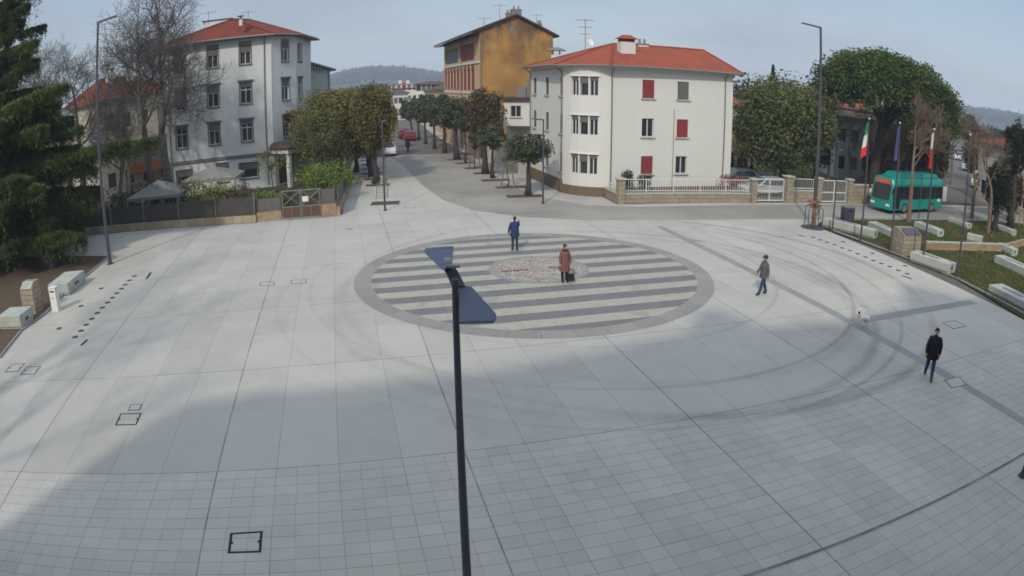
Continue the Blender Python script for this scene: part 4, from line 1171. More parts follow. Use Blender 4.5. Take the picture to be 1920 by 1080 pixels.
# red sculpture in hoop guards
c = G(1524, 427); t = thing('red_sculpture', 'gnarled red brown trunk sculpture on a dark round base by the lamp post', 'sculpture', (c.x, c.y, .004), 0)
mb = MB(); mb.lathe((0, 0, 0), [(.85, 0), (.85, .03), (.8, .045)], 28); mb.build('base', M['metal'], t)
mrd = simple('red_wood', (.19, .085, .06), .85, .6, 3, bump=.03)
mb = MB()
pts = [Vector((.05 * math.sin(z * 3), .04 * math.cos(z * 4), .04 + z)) for z in [0, .3, .6, .9, 1.2, 1.5, 1.75]]
mb.tube(pts, [.17, .14, .12, .15, .12, .13, .1], 9)
for a, z in ((0, 1.3), (1.2, 1.45), (2.4, 1.55), (3.3, 1.4), (4.4, 1.5), (5.4, 1.6)):
    d = Vector((math.cos(a), math.sin(a), 0)); mb.tube([Vector((0, 0, z)), Vector((0, 0, z + .22)) + d * .25, Vector((0, 0, z + .15)) + d * .5], [.1, .1, .04], 6)
mb.tube([(.12, 0, .8), (.3, -.1, 1.05), (.18, 0, 1.35)], [.06, .07, .05], 6)
mb.build('trunk', mrd, t, smooth=True)
for k in range(4):
    a = .6 + k * PI / 2; d = Vector((math.cos(a), math.sin(a), 0)); mb = MB(); mb.tube([d * .7 + Vector((0, 0, .04)), d * .7 + Vector((0, 0, 1.25)), d * .62 + Vector((0, 0, 1.38)), d * .25 + Vector((0, 0, 1.4))], .03, 6); mb.build('guard_hoop', M['metal'], t)

# ---- walls, fences, railings
def railing_wall(a, b, label, hb=.66, ht=1.75, bars=True, wall='ashlar', pil=()):
    a, b = Vector((a[0], a[1], 0)), Vector((b[0], b[1], 0)); f = Fr((0, 0), (b.x - a.x, b.y - a.y)); L = f.L
    t = thing('garden_wall', label, 'garden wall', a)
    mb = MB(); mb.fbox(f, 0, L, -.35, 0, 0, hb); mb.build('stone_base', M[wall], t)
    mb = MB(); mb.fbox(f, -.03, L + .03, -.4, .05, hb + .001, hb + .09); mb.build('coping', M['stoneS'], t)
    if bars:
        mb = MB(); z0, z1 = hb + .2, ht
        mb.fbox(f, 0, L, -.2, -.15, z1 - .05, z1); mb.fbox(f, 0, L, -.2, -.15, z0, z0 + .05)
        n = int(L / .19)
        for k in range(n):
            s = L * (k + .5) / n; mb.tube([f.p(s, -.175, z0 + .04), f.p(s, -.175, z1 - .04)], .016, 4, False)
            if k % 2 == 0 and k < n - 1:
                s2 = L * (k + 1.5) / n; mb.tube([f.p(s, -.175, z0 + .12), f.p((s + s2) / 2, -.13, z0 + .02), f.p(s2, -.175, z0 + .12)], .014, 4, False)
        for k in range(int(L / 2) + 1): s = .1 + (L - .2) * k / max(1, int(L / 2)); mb.tube([f.p(s, -.175, hb), f.p(s, -.175, z1)], .03, 5)
        mb.build('railing', M['rail'], t)
    return t, f
def pillar(px, h, label, w_=.5, mat='ashlar', P=None, rz=.2):
    c = P or G(*px); t = thing('gate_pillar', label, 'pillar', (c.x, c.y, 0), rz, 'pillars of the garden wall')
    mb = MB(); mb.box(-w_ / 2, w_ / 2, -w_ / 2, w_ / 2, 0, h); mb.build('shaft', M[mat], t)
    mb = MB(); mb.box(-w_ / 2 - .08, w_ / 2 + .08, -w_ / 2 - .08, w_ / 2 + .08, h + .001, h + .1); mb.build('cap', M['stone'], t)
def gate(a, b, label, h=1.85):
    a, b = Vector((a[0], a[1], 0)), Vector((b[0], b[1], 0)); f = Fr((0, 0), (b.x - a.x, b.y - a.y)); L = f.L
    t = thing('iron_gate', label, 'gate', a, 0, 'white iron gates')
    for s0, s1 in ((.03, L / 2 - .02), (L / 2 + .02, L - .03)):
        mb = MB()
        for s in (s0, s1): mb.fbox(f, s - .03, s + .03, -.03, .03, .08, h)
        for z in (.12, .86, h - .06): mb.fbox(f, s0 + .031, s1 - .031, -.025, .025, z, z + .08)
        n = int((s1 - s0) / .14)
        for k in range(1, n): s = s0 + (s1 - s0) * k / n; mb.tube([f.p(s, 0, .2), f.p(s, 0, h - .06)], .012, 4, False)
        lf = mb.build('leaf', M['rail'], t)
    mb = MB(); mb.tube([f.p(L / 2 + .12 * math.cos(a_), .05, .9 + .12 * math.sin(a_)) for a_ in [2 * PI * k / 12 for k in range(13)]], .02, 5); mb.build('lock_ring', M['rail'], t)
gA, gB = G(1157, 382), G(1409, 380.5)
railing_wall(gA, gB, 'long brown stone garden wall with white looped railing in front of the white house')
railing_wall(Vector((6.95, 49.6, 0)), gA, 'short return of the brown garden wall meeting the white house corner', .66, 1.2)
pillar((1163, 382), 1.75, 'corner pillar at the left end of the long garden wall', .5)
pillar((1411, 380.5), 1.8, 'pillar between the long garden wall and the first white gate', .45)
gate(G(1414, 379.5), G(1468, 379.5), 'first white iron double gate, beside the long garden wall')
pillar((1476, 380), 2.05, 'pale brown pillar right of the first white gate', .62)
railing_wall(G(1484, 379.5), G(1526, 380), 'short garden wall section with white railing between the two gates', .9, 1.9)
pillar((1533, 381), 2.0, 'pillar left of the second white gate', .45)
gate(G(1538, 381), G(1585, 381.5), 'second white iron double gate, farther right behind the tall lamp', 1.9)
pillar((1590, 382), 2.0, 'pillar right of the second white gate', .5)
railing_wall(G(1595, 382), G(1646, 382.5), 'plain brown wall stub beside the bus with a white panel', 1.55, 1.6, False)
c = G(1633, 382.6); t = thing('wall_notice_board', 'blank white rectangular panel fixed on the brown wall by the bus', 'panel', (c.x, c.y - .06, 0), .17)
mb = MB(); mb.box(-.38, .38, -.04, 0, .75, 1.35); mb.build('board', M['white'], t); mb = MB(); mb.box(-.41, .41, -.03, -.001, .72, .745); mb.box(-.41, .41, -.03, -.001, 1.355, 1.38); mb.build('trim', M['rail'], t)
# brick wall across the lawn
a, b = G(1736, 470), G(1882, 473)
f = Fr(a, b); t = thing('lawn_wall', 'low brown brick wall crossing the lawn behind the nearest benches', 'low wall', a); f = Fr((0, 0), (b.x - a.x, b.y - a.y))
mb = MB(); mb.fbox(f, 0, f.L, -.3, 0, 0, .5); mb.fbox(Fr(f.p(f.L, 0, 0)[:2], (f.p(f.L, 0, 0) + (G(1960, 450) - b))[:2]), .02, 9, -.3, 0, 0, .5); mb.build('brickwork', M['brick'], t)
mb = MB(); n = int(f.L / .3)
for k in range(n): mb.fbox(f, .3 * k + .01, .3 * k + .26, -.33, .03, .501, .56)
mb.build('coping', M['stoneS'], t)
# left fence on its low wall
fx = [(-40.5, 37.6), tuple(G(110, 448)[:2]), tuple(G(210, 437)[:2]), tuple(G(480, 418)[:2])]
for i in range(3):
    a, b = Vector((*fx[i], 0)), Vector((*fx[i + 1], 0)); f = Fr((0, 0), (b.x - a.x, b.y - a.y))
    t = thing('screen_fence', ['dark screen fence section on a pale low wall under the cedar', 'dark screen fence section behind the very tall left lamp', 'long dark screen fence section left of the cross braced gate'][i], 'fence', a, 0, 'dark fence sections on the left')
    mb = MB(); mb.fbox(f, 0, f.L, -.3, 0, 0, .5); mb.build('low_wall', M['kerbw'], t)
    mb = MB(); mb.fbox(f, 0, f.L, -.16, -.14, .56, 1.7)
    for k in range(int(f.L / .12)): mb.fbox(f, .12 * k + .01, .12 * k + .07, -.14, -.125, .56, 1.68 + .06 * ((k * 7) % 3))
    mb.build('screen', M['screen'], t)
    n = max(2, int(f.L / 2.4))
    for k in range(n + 1):
        mb = MB(); s = .05 + (f.L - .1) * k / n; mb.tube([f.p(s, -.06, .5), f.p(s, -.06, 2.1)], .035, 6); mb.build('post', M['grey'], t)
a, b = G(480, 417), G(529, 412)
t = thing('low_wall', 'short brick and pale stone low wall overgrown by shrubs left of the braced gate', 'low wall', a); f = Fr((0, 0), (b.x - a.x, b.y - a.y))
mb = MB(); mb.fbox(f, 0, f.L, -.35, 0, 0, .62); mb.build('brickwork', M['brick'], t)
mb = MB(); mb.fbox(f, 0, f.L, -.2, -.17, .64, 1.5); 
for k in range(4): s = .05 + (f.L - .1) * k / 3; mb.tube([f.p(s, -.18, .6), f.p(s, -.18, 1.9)], .03, 6)
mb.build('wire_panel', M['shutG'], t)
# braced gate
a, b = G(530, 413), G(603, 407.5)
t = thing('braced_gate', 'double gate of pale metal frames with X braces, small white notice on it', 'gate', a); f = Fr((0, 0), (b.x - a.x, b.y - a.y)); L = f.L
for s0, s1 in ((.02, L / 2 - .02), (L / 2 + .02, L - .02)):
    mb = MB()
    for s in (s0 + .035, s1 - .035): mb.tube([f.p(s, 0, .05), f.p(s, 0, 2.0)], .035, 6)
    for z in (.1, .85, 1.92): mb.tube([f.p(s0, 0, z), f.p(s1, 0, z)], .03, 6)
    mb.tube([f.p(s0, 0, .9), f.p(s1, 0, 1.9)], .022, 5); mb.tube([f.p(s0, 0, 1.9), f.p(s1, 0, .9)], .022, 5); mb.tube([f.p((s0 + s1) / 2, 0, .1), f.p((s0 + s1) / 2, 0, .85)], .025, 5)
    lf = mb.build('leaf', M['grey'], t)
    mb = MB(); mb.fbox(f, s0 + .04, s1 - .04, -.02, -.008, .1, .84); mb.build('panel', M['shutB'], lf)
mb = MB(); mb.fbox(f, L / 2 + .1, L / 2 + .5, .03, .045, 1.15, 1.5); mb.build('notice', M['white'], t)
a, b = G(604, 408), G(631, 405)
t = thing('brick_pillar_wall', 'brick gate pier with a dark wire panel at the plaza corner of the left garden', 'gate pier', a); f = Fr((0, 0), (b.x - a.x, b.y - a.y))
mb = MB(); mb.fbox(f, 0, f.L, -.4, 0, 0, .85); mb.build('brickwork', M['brick'], t)
mb = MB(); mb.fbox(f, 0, f.L, -.2, -.18, .9, 1.85)
for s in (.04, f.L - .04): mb.tube([f.p(s, -.19, .85), f.p(s, -.19, 2.05)], .04, 6)
mb.build('wire_panel', M['shutG'], t)
# side fence of the left garden along the street
a, b = G(631, 405), G(655, 345)
t = thing('side_fence', 'dark garden side fence running along the shaded street pavement', 'fence', a); f = Fr((0, 0), (b.x - a.x, b.y - a.y))
mb = MB(); mb.fbox(f, 0.05, f.L, 0, .25, 0, .6); mb.build('low_wall', M['brick'], t); mb = MB(); mb.fbox(f, .05, f.L, .1, .13, .62, 1.8); mb.build('screen', M['shutG'], t)
# grey wall along the right pavement behind the street trees
a, b = Vector((1.3, 60.5, 0)), Vector((-3.2, 75.8, 0))
t = thing('yard_wall', 'pale grey panelled yard wall along the pavement behind the street trees', 'wall', a); f = Fr((0, 0), (b.x - a.x, b.y - a.y))
mb = MB(); mb.fbox(f, 0, f.L, 0, .25, 0, 2.3); mb.build('panels', M['wallC'], t)
mb = MB()
for k in range(8): s = f.L * k / 7.2; mb.fbox(f, s, s + .15, -.05, -.001, 0, 2.4)
mb.build('pier', M['stoneS'], t)
# bicycle rack, left walk
for i, (y0) in enumerate((352, 356.5, 361.5, 366.5, 371.5)):
    a, b = G(706, y0), G(727, y0 - 1); c = (a + b) / 2; f = Fr(a - c, b - c)
    t = thing('bicycle_stand', od[i] + ' low steel bicycle stand from the far end, between left tree pits', 'bicycle stand', (c.x, c.y, .004), 0, 'bicycle stands on the left walk')
    mb = MB(); mb.tube([f.p(0, 0, 0), f.p(0, 0, .35), f.p(.1, 0, .42), f.p(f.L - .1, 0, .42), f.p(f.L, 0, .35), f.p(f.L, 0, 0)], .025, 6); mb.build('hoop', M['grey'], t)
    mb = MB(); mb.fbox(f, -.05, f.L + .05, -.08, .08, 0, .012); mb.build('foot_plate', M['grey'], t)
# gazebos in the left garden
def gazebo(c, w_, d_, h0, h1, label, mat, rz=.2):
    t = thing('garden_canopy', label, 'canopy', c, rz, 'canopies in the left garden')
    mb = MB(); a, b = w_ / 2, d_ / 2
    mb.mesh([(-a, -b, h0), (a, -b, h0), (a, b, h0), (-a, b, h0), (0, 0, h1), (-a, -b, h0 - .22), (a, -b, h0 - .22), (a, b, h0 - .22), (-a, b, h0 - .22)], [(0, 1, 4), (1, 2, 4), (2, 3, 4), (3, 0, 4), (5, 6, 1, 0), (6, 7, 2, 1), (7, 8, 3, 2), (8, 5, 0, 3)]); mb.build('roof', M[mat], t)
    for x_ in (-a + .06, a - .06):
        for y_ in (-b + .06, b - .06): mb = MB(); mb.tube([(x_, y_, 0), (x_, y_, h0)], .05, 6); mb.build('post', M['grey'], t)
M['canvas'] = simple('grey_canvas', (.2, .2, .175), .9, .12, 1.5); M['canvasP'] = simple('pale_canvas', (.15, .155, .145), .9, .12, 1.5)
c = AT(392, 54.5); gazebo(c, 4.6, 4, 2.35, ZAT(c, 311), 'pointed grey canopy in front of the apartment house windows', 'canvas')
c = AT(288, 51); gazebo(c, 4.4, 3.4, 2.05, ZAT(c, 337), 'low pale canopy left of the pointed grey one, behind the fence', 'canvasP')
# ------------------------------------------------------------------ vehicles
def wheel(par, c, r, w_, name='wheel'):
    mb = MB(); x, y, z = c
    mb.tube([(x, y - w_ / 2, z), (x, y - w_ / 2 + .02, z), (x, y + w_ / 2 - .02, z), (x, y + w_ / 2, z)], [r * .9, r, r, r * .9], 18); wh_ = mb.build(name, M['black'], par)
    mb = MB(); mb.tube([(x, y - w_ / 2 - .012, z), (x, y + w_ / 2 + .012, z)], r * .62, 12); mb.build('rim', M['grey'], wh_)

def paint(name, c): return simple(name, c, .32, .05, .5, metal=.15, spec=.6)
def car(loc, rz, label, col, kind='hatch', grp='parked and passing cars'):
    t = thing('car', label, 'car', loc, rz, grp); W = .86
    if kind == 'van': L = 4.9; prof = [(-2.4, .35), (-2.42, 1.0), (-2.35, 1.95), (-2.2, 2.1), (1.2, 2.1), (1.45, 1.95), (1.9, 1.2), (2.35, 1.0), (2.45, .7), (2.42, .35)]
    elif kind == 'wagon': prof = [(-2.2, .32), (-2.25, .75), (-2.15, 1.05), (-1.85, 1.45), (-1.3, 1.52), (.2, 1.5), (.95, 1.0), (1.95, .85), (2.2, .65), (2.22, .32)]
    else: prof = [(-1.95, .32), (-2.0, .75), (-1.95, 1.0), (-1.6, 1.38), (-1.0, 1.47), (.15, 1.45), (.95, 1.0), (1.75, .85), (2.0, .62), (2.0, .32)]
    mb = MB(); n = len(prof)
    def wy(z): return W - max(0, z - .95) * .28 if kind != 'van' else W + .05 - max(0, z - 1.2) * .1
    for k in range(1): 
        vs = [Vector((x, -wy(z), z)) for x, z in prof] + [Vector((x, wy(z), z)) for x, z in prof]
        mb.mesh(vs, [tuple(range(n)), tuple(range(n, 2 * n))[::-1]] + [(i + n, (i + 1) % n + n, (i + 1) % n, i) for i in range(n)])
    mb.build('body', col, t, bevel=.05)
    # glass strips set a little proud of the cabin sides and ends
    zb, zt = (.98, 1.38) if kind != 'van' else (1.15, 1.75)
    x0, x1 = (-1.5, .55) if kind != 'van' else (.2, 1.45)
    for s in (-1, 1):
        mb = MB()
        q = [(x0 - .12, zb), (x1 + (.25 if kind != 'van' else .25), zb), (x1 - .25, zt), (x0 + .15, zt)]
        o = [Vector((x, s * (wy(z) + .012), z)) for x, z in q]; i_ = [p - Vector((0, s * .03, 0)) for p in o]
        mb.hexa(o + i_ if s < 0 else i_ + o); mb.build('side_window', M['carglass'], t)
    if kind != 'van': fa, fb_, ra, rb = (.9, 1.04), (.22, 1.46), (-1.93 if kind != 'wagon' else -2.11, 1.04), (-1.66 if kind != 'wagon' else -1.9, 1.36)
    else: fa, fb_, ra, rb = (1.86, 1.27), (1.5, 1.88), (-2.41, 1.3), (-2.37, 1.8)
    for nm, a, b, s in (('windscreen', fa, fb_, 1), ('rear_window', ra, rb, -1)):
        mb = MB(); d = Vector((b[1] - a[1], 0, -(b[0] - a[0]))).normalized() * s
        if d.x * s < 0: d = -d
        p = [Vector((a[0], -wy(a[1]) + .1, a[1])), Vector((a[0], wy(a[1]) - .1, a[1])), Vector((b[0], wy(b[1]) - .1, b[1])), Vector((b[0], -wy(b[1]) + .1, b[1]))]
        off = d * .03; mb.hexa([v - off for v in p] + [v + off for v in p]); mb.build(nm, M['carglass'], t)
    xr = prof[1][0]; xf = prof[-2][0]
    for s in (-1, 1):
        mb = MB(); mb.box(xf - .14, xf + .02, s * .62 - .16, s * .62 + .16, .58, .72); mb.build('headlight', M['white'], t)
        mb = MB(); mb.box(xr - .015, xr + .1, s * .66 - .12, s * .66 + .12, .72, .95); mb.build('tail_light', M['shutR'], t)
        mb = MB(); mb.box(.62, .8, s * .93 - .07, s * .93 + .07, .95, 1.06); mb.build('mirror', col, t)
        for x_ in (-1.3, 1.28): wheel(t, (x_, s * (W - .1), .31), .31, .2)
    return t
def gp(x, y): v = G(x, y); return (v.x, v.y, .026)
RED = paint('red_car_paint', (.2, .012, .03)); BLU = paint('slate_blue_car_paint', (.1, .12, .16)); SIL = paint('silver_car_paint', (.36, .4, .4)); WHT = paint('white_car_paint', (.6, .6, .6)); DRK = paint('dark_car_paint', (.03, .033, .04))
car(gp(768, 263), math.radians(103), 'nearer of the two red cars parked on the right of the far street', RED, 'hatch')
car(gp(757, 259), math.radians(103), 'farther of the two red cars parked on the right of the far street', RED, 'hatch')
car(gp(728, 291), math.radians(-78), 'small white car coming down the street behind the mid lamp post', WHT, 'hatch')
c = AT(1387, 61); car((c.x, c.y, .03), math.radians(188), 'slate blue estate car parked behind the garden wall right of the white house', BLU, 'wagon')
c = AT(1441, 56.5); car((c.x, c.y, .03), math.radians(190), 'silver car parked just behind the first white gate', SIL, 'wagon')
c = G(1832, 352); car((c.x, c.y, .02), math.radians(-132), 'pale green and white van parked nearest on the right side road', simple('pale_green_van_paint', (.36, .45, .24), .4, .3, 1.2), 'van')
c = G(1813, 320); car((c.x, c.y, .02), math.radians(-132), 'grey van parked behind the pale green van on the side road', SIL, 'van')
c = G(1797, 300); car((c.x, c.y, .02), math.radians(-132), 'white car in the side road line of parked cars, behind the vans', WHT)
c = G(1788, 283); car((c.x, c.y, .02), math.radians(-132), 'dark blue car farther up the side road', BLU)
c = G(1781, 273); car((c.x, c.y, .02), math.radians(-132), 'farthest small silver car up the side road', SIL)
# bus
def bus():
    a, b = G(1682, 402), G(1770, 397.5); ang = math.atan2(b.y - a.y, b.x - a.x)
    f = Fr((0, 0), ang=ang); L = 8.6; W = 2.4; H = 2.95
    fr = G(1668, 403); t = thing('bus', 'teal city bus with orange destination display driving left past the lawn', 'bus', (fr.x, fr.y, .01), ang)
    tl = paint('teal_bus_paint', (.008, .24, .2)); tl2 = paint('dark_teal_bus_paint', (.005, .2, .18))
    mb = MB()
    sec = [(0, .32), (0, 1.15), (.02, 2.45), (.18, 2.82), (.5, H), (W - .5, H), (W - .18, 2.82), (W - .02, 2.45), (W, 1.15), (W, .32)]
    xs = [(0.0, .12), (.12, .03), (.4, 0), (L - .35, 0), (L - .08, .04), (L, .12)]
    vs = []; n = len(sec)
    for x, ins in xs:
        for y, z in sec: vs.append((x + (.35 * max(0, z - 1.1) / 1.8 if x < .3 else 0), W / 2 + (y - W / 2) * (1 - ins), z if z < 1 else 1 + (z - 1) * (1 - ins * .5)))
    fs = []
    for i in range(len(xs) - 1):
        for k in range(n): a_ = i * n + k; b_ = i * n + (k + 1) % n; fs.append((a_, a_ + n, b_ + n, b_))
    fs.append(tuple(range(n))); fs.append(tuple(range((len(xs) - 1) * n, len(xs) * n))[::-1])
    mb.mesh(vs, fs); mb.build('body', tl, t, bevel=.03)
    mb = MB(); mb.hexa([Vector(p) for p in ((1.2, .35, H - .03), (L - .5, .35, H - .03), (L - .5, W - .35, H - .03), (1.2, W - .35, H - .03), (1.7, .5, H + .32), (L - .9, .5, H + .32), (L - .9, W - .5, H + .32), (1.7, W - .5, H + .32))]); mb.build('roof_unit', tl2, t, bevel=.05)
    # near side is local -y (towards the square)
    for s, y in ((-1, -.015), (1, W + .015)):
        for i in range(5):
            x0 = 1.35 + i * 1.42; mb = MB(); y0, y1 = (y, y + .03) if s < 0 else (y - .03, y); mb.box(x0, x0 + 1.36, y0, y1, 1.2, 2.25); mb.build('side_window', M['carglass'], t)
        mb = MB(); y0, y1 = (y, y + .03) if s < 0 else (y - .03, y); mb.box(.32, 1.28, y0, y1, .45, 2.25); mb.build('door', M['carglass'], t)
        for x_ in (2.1, L - 2.0): wheel(t, (x_, .14 if s < 0 else W - .14, .46), .46, .3)
    mb = MB(); w0 = [Vector((.03, .28, 1.15)), Vector((.03, W - .28, 1.15)), Vector((.28, W - .28, 2.3)), Vector((.28, .28, 2.3))]; o = Vector((-.05, 0, 0)); mb.hexa([p + o for p in w0] + [p + Vector((.1, 0, 0)) for p in w0]); mb.build('windscreen', M['carglass'], t)
    dm = NM('orange_display', .5); dm.color((.32, .07, .02)); dm.b.inputs['Emission Color'].default_value = (1, .16, .03, 1); dm.b.inputs['Emission Strength'].default_value = .08
    mb = MB(); w0 = [Vector((.24, .4, 2.36)), Vector((.24, W - .4, 2.36)), Vector((.34, W - .4, 2.68)), Vector((.34, .4, 2.68))]; mb.hexa([p + o for p in w0] + [p + Vector((.1, 0, 0)) for p in w0]); mb.build('destination_display', dm.m, t)
    for y in (.35, W - .35): mb = MB(); mb.box(-.03, .1, y - .2, y + .2, .6, .78); mb.build('headlight', M['white'], t)
    mb = MB(); mb.box(L - 1.1, L - .55, -.012, .005, .95, 1.2); mb.build('advert_panel', M['white'], t)
    for y in (-.12, W + .12): mb = MB(); mb.box(.05, .15, y - .08, y + .08, 1.7, 2.1); mb.build('mirror', M['black'], t)
bus()

# ------------------------------------------------------------------ people and the dog
def skin_body(name, par, joints, bones, mats, mirror=None, sub=2):
    "joints {name:(co, radius)}, bones [(a,b,material index)]"
    me = bpy.data.meshes.new(name); ks = list(joints); ix = {k: i for i, k in enumerate(ks)}
    me.from_pydata([joints[k][0] for k in ks], [(ix[a], ix[b]) for a, b, _ in bones], []); me.update()
    o = bpy.data.objects.new(name, me); COL.objects.link(o)
    md = o.modifiers.new('s', 'SKIN'); md.use_smooth_shade = True
    for i, k in enumerate(ks):
        sv = me.skin_vertices[0].data[i]; r = joints[k][1]; sv.radius = r if isinstance(r, tuple) else (r, r); sv.use_root = (i == 0)
    ms = o.modifiers.new('u', 'SUBSURF'); ms.levels = sub; ms.render_levels = sub
    dg = bpy.context.evaluated_depsgraph_get(); ev = o.evaluated_get(dg); m2 = bpy.data.meshes.new_from_object(ev)
    o.modifiers.clear(); o.data = m2; m2.name = name
    m2.materials.clear()
    for m_ in mats: m2.materials.append(m_)
    segs = [(Vector(joints[a][0]), Vector(joints[b][0]), k, (max(joints[a][1]) if isinstance(joints[a][1], tuple) else joints[a][1])) for a, b, k in bones]
    for p in m2.polygons:
        c = p.center; best = None
        for a, b, k, r in segs:
            d = b - a; t_ = max(0, min(1, (c - a).dot(d) / max(d.length_squared, 1e-9))); q = (c - a - d * t_).length / max(r, .02)
            if best is None or q < best[0]: best = (q, k)
        p.material_index = best[1]; p.use_smooth = True
    o.parent = par; return o

SKIN = simple('skin', (.42, .23, .17), .6, .08); 
def person(loc, rz, label, H, coat, legs, shoe, hair, pose, coatlen=0.0, bag=None, hat=None, female=False):
    t = thing('person', label, 'person', loc, rz); k = H / 1.75
    sw = .17 if female else .19
    J = {}
    def j(n, x, y, z, r): J[n] = ((x * k, y * k, z * k), r * k if not isinstance(r, tuple) else tuple(q * k for q in r))
    j('pelvis', 0, 0, .95, (.15, .115)); j('waist', 0, .0, 1.1, (.14, .11)); j('chest', 0, .0, 1.3, (.17, .125)); j('neckb', 0, -.01, 1.45, (.09, .075)); j('neck', 0, .0, 1.51, .055)
    j('jaw', 0, .025, 1.57, (.06, .07)); j('head', 0, .012, 1.66, (.075, .092)); j('crown', 0, 0, 1.735, (.05, .06)); j('nose', 0, .115, 1.635, .014)
    B = [('pelvis', 'waist', 0), ('waist', 'chest', 0), ('chest', 'neckb', 0), ('neckb', 'neck', 3), ('neck', 'jaw', 3), ('jaw', 'head', 3), ('head', 'crown', 3), ('head', 'nose', 3)]
    fw = pose
    for s, n in ((-1, 'l'), (1, 'r')):
        la = fw.get('leg_' + n, 0); kb = fw.get('knee_' + n, 0); aa = fw.get('arm_' + n, 0); ab = fw.get('elbow_' + n, .2)
        hx = s * .09; hy, hz = 0, .9; ky, kz = hy + math.sin(la) * .43, hz - math.cos(la) * .43
        ay, az_ = ky + math.sin(la - kb) * .4, kz - math.cos(la - kb) * .4
        j('hip' + n, hx, hy, hz, .105); j('knee' + n, hx * 1.05, ky, kz, .075); j('calf' + n, hx * 1.08, ky * .6 + ay * .4 - .01, kz * .6 + az_ * .4, .07); j('ankle' + n, hx * 1.1, ay, az_, .052)
        j('heel' + n, hx * 1.1, ay - .03, max(az_ - .04, .035), .038); j('toe' + n, hx * 1.2, ay + .16, max(az_ - .045, .03), (.045, .03))
        B += [('pelvis', 'hip' + n, 0), ('hip' + n, 'knee' + n, 1), ('knee' + n, 'calf' + n, 1), ('calf' + n, 'ankle' + n, 1), ('ankle' + n, 'heel' + n, 2), ('ankle' + n, 'toe' + n, 2)]
        sx = s * sw; ex, ey, ez = s * (sw + .075), math.sin(aa) * .28, 1.42 - math.cos(aa) * .28
        wx, wy_, wz = s * (sw + .07 + fw.get('out_' + n, 0.02)), ey + math.sin(aa + ab) * .25, ez - math.cos(aa + ab) * .25
        px_, py_, pz = wx, wy_ + math.sin(aa + ab) * .07, wz - math.cos(aa + ab) * .07
        j('sh' + n, sx, 0, 1.415, .08); j('el' + n, ex, ey, ez, .066); j('wr' + n, wx, wy_, wz, .05); j('palm' + n, px_, py_, pz, (.02, .035))
        B += [('chest', 'sh' + n, 0), ('sh' + n, 'el' + n, 0), ('el' + n, 'wr' + n, 0), ('wr' + n, 'palm' + n, 3)]
        for q in range(4):
            o_ = (q - 1.5) * .018; l_ = (.062, .075, .07, .055)[q]
            j('f%d%s' % (q, n), px_ - s * .004, py_ + o_, pz - .035 - l_ * .4, .009); j('g%d%s' % (q, n), px_ - s * .02, py_ + o_ * .9, pz - .035 - l_, .008)
            B += [('palm' + n, 'f%d%s' % (q, n), 3), ('f%d%s' % (q, n), 'g%d%s' % (q, n), 3)]
        j('t0' + n, wx - s * .01, py_ + .035, wz - .05, .01); j('t1' + n, wx - s * .02, py_ + .05, wz - .085, .009); B += [('wr' + n, 't0' + n, 3), ('t0' + n, 't1' + n, 3)]
    # lowest point of the shoes rests on the paving
    zmin = min(J['heel' + n][0][2] for n in 'lr') - .038 * k
    J = {q: ((v[0][0], v[0][1], v[0][2] - zmin + .004), v[1]) for q, v in J.items()}
    skin_body('body', t, J, B, [coat, legs, shoe, SKIN])
    # coat: follows the trunk, open hem
    mb = MB(); rings = []
    dz = -zmin
    lo = .88 - coatlen
    prof = [(lo, .205 + coatlen * .1, .16 + coatlen * .1), (lo + .02, .21 + coatlen * .1, .165 + coatlen * .09), (1.0, .195, .15), (1.12, .185, .145), (1.3, .205, .15), (1.4, .2, .13), (1.455, .12, .095), (1.49, .075, .07)]
    n = 20; 
    for z, rx, ry in prof:
        for i in range(n):
            a = 2 * PI * i / n; wob = 1 + .025 * math.sin(a * 5 + z * 9)
            mb.v.append((rx * 1.12 * k * math.cos(a) * wob * (.93 if female else 1), ry * 1.15 * k * math.sin(a) * wob, (z + dz) * k if False else z * k + dz))
    for r in range(len(prof) - 1):
        for i in range(n): a_ = r * n + i; b_ = r * n + (i + 1) % n; mb.f.append((a_, b_, b_ + n, a_ + n)); mb.m.append(0)
    mb.build('coat', coat, t, smooth=True)
    # hair / hat cap over the skull
    mb = MB(); vs = []; hz = 1.665 * k + dz
    for r in range(7):
        ph = (.02 + r / 6 * (.62 if not female else .78)) * PI
        for i in range(16):
            a = 2 * PI * i / 16; front = max(0, math.sin(a)); cut = 1 - .45 * front * (r / 6)
            vs.append((.088 * k * math.sin(ph * cut) * math.cos(a), .004 + .105 * k * math.sin(ph * cut) * math.sin(a) - .01, hz + .115 * k * math.cos(ph * cut)))
    fs = [(r * 16 + i, r * 16 + (i + 1) % 16, (r + 1) * 16 + (i + 1) % 16, (r + 1) * 16 + i) for r in range(6) for i in range(16)] + [tuple(range(16))[::-1]]
    mb.mesh(vs, fs); mb.build('hair' if not hat else 'cap', hair, t, smooth=True)
    if hat:
        mb = MB(); mb.lathe((0, .02, hz + .02), [(.1 * k, 0), (.135 * k, .005), (.135 * k, .02), (.1 * k, .025)], 16); mb.build('cap_brim', hair, t)
    if female:
        mb = MB(); mb.lathe((0, 0, 1.44 * k + dz), [(.12, 0), (.135, .03), (.12, .07), (.08, .1)], 16); mb.build('scarf', hair, t, smooth=True)
    return t, k
cf = lambda n, c: simple(n, c, .9, .18, 5)
g_ = G(965, 471); person((g_.x, g_.y, .014), math.radians(12), 'person standing in a dark blue jacket seen from behind on the striped circle', 1.76, cf('navy_jacket', (.02, .035, .1)), cf('dark_trousers', (.03, .035, .05)), cf('black_shoes', (.012, .012, .012)), cf('brown_hair', (.06, .035, .025)), dict(leg_l=.06, leg_r=-.14, arm_r=.9, elbow_r=1.5, arm_l=.1, elbow_l=.3), .12)
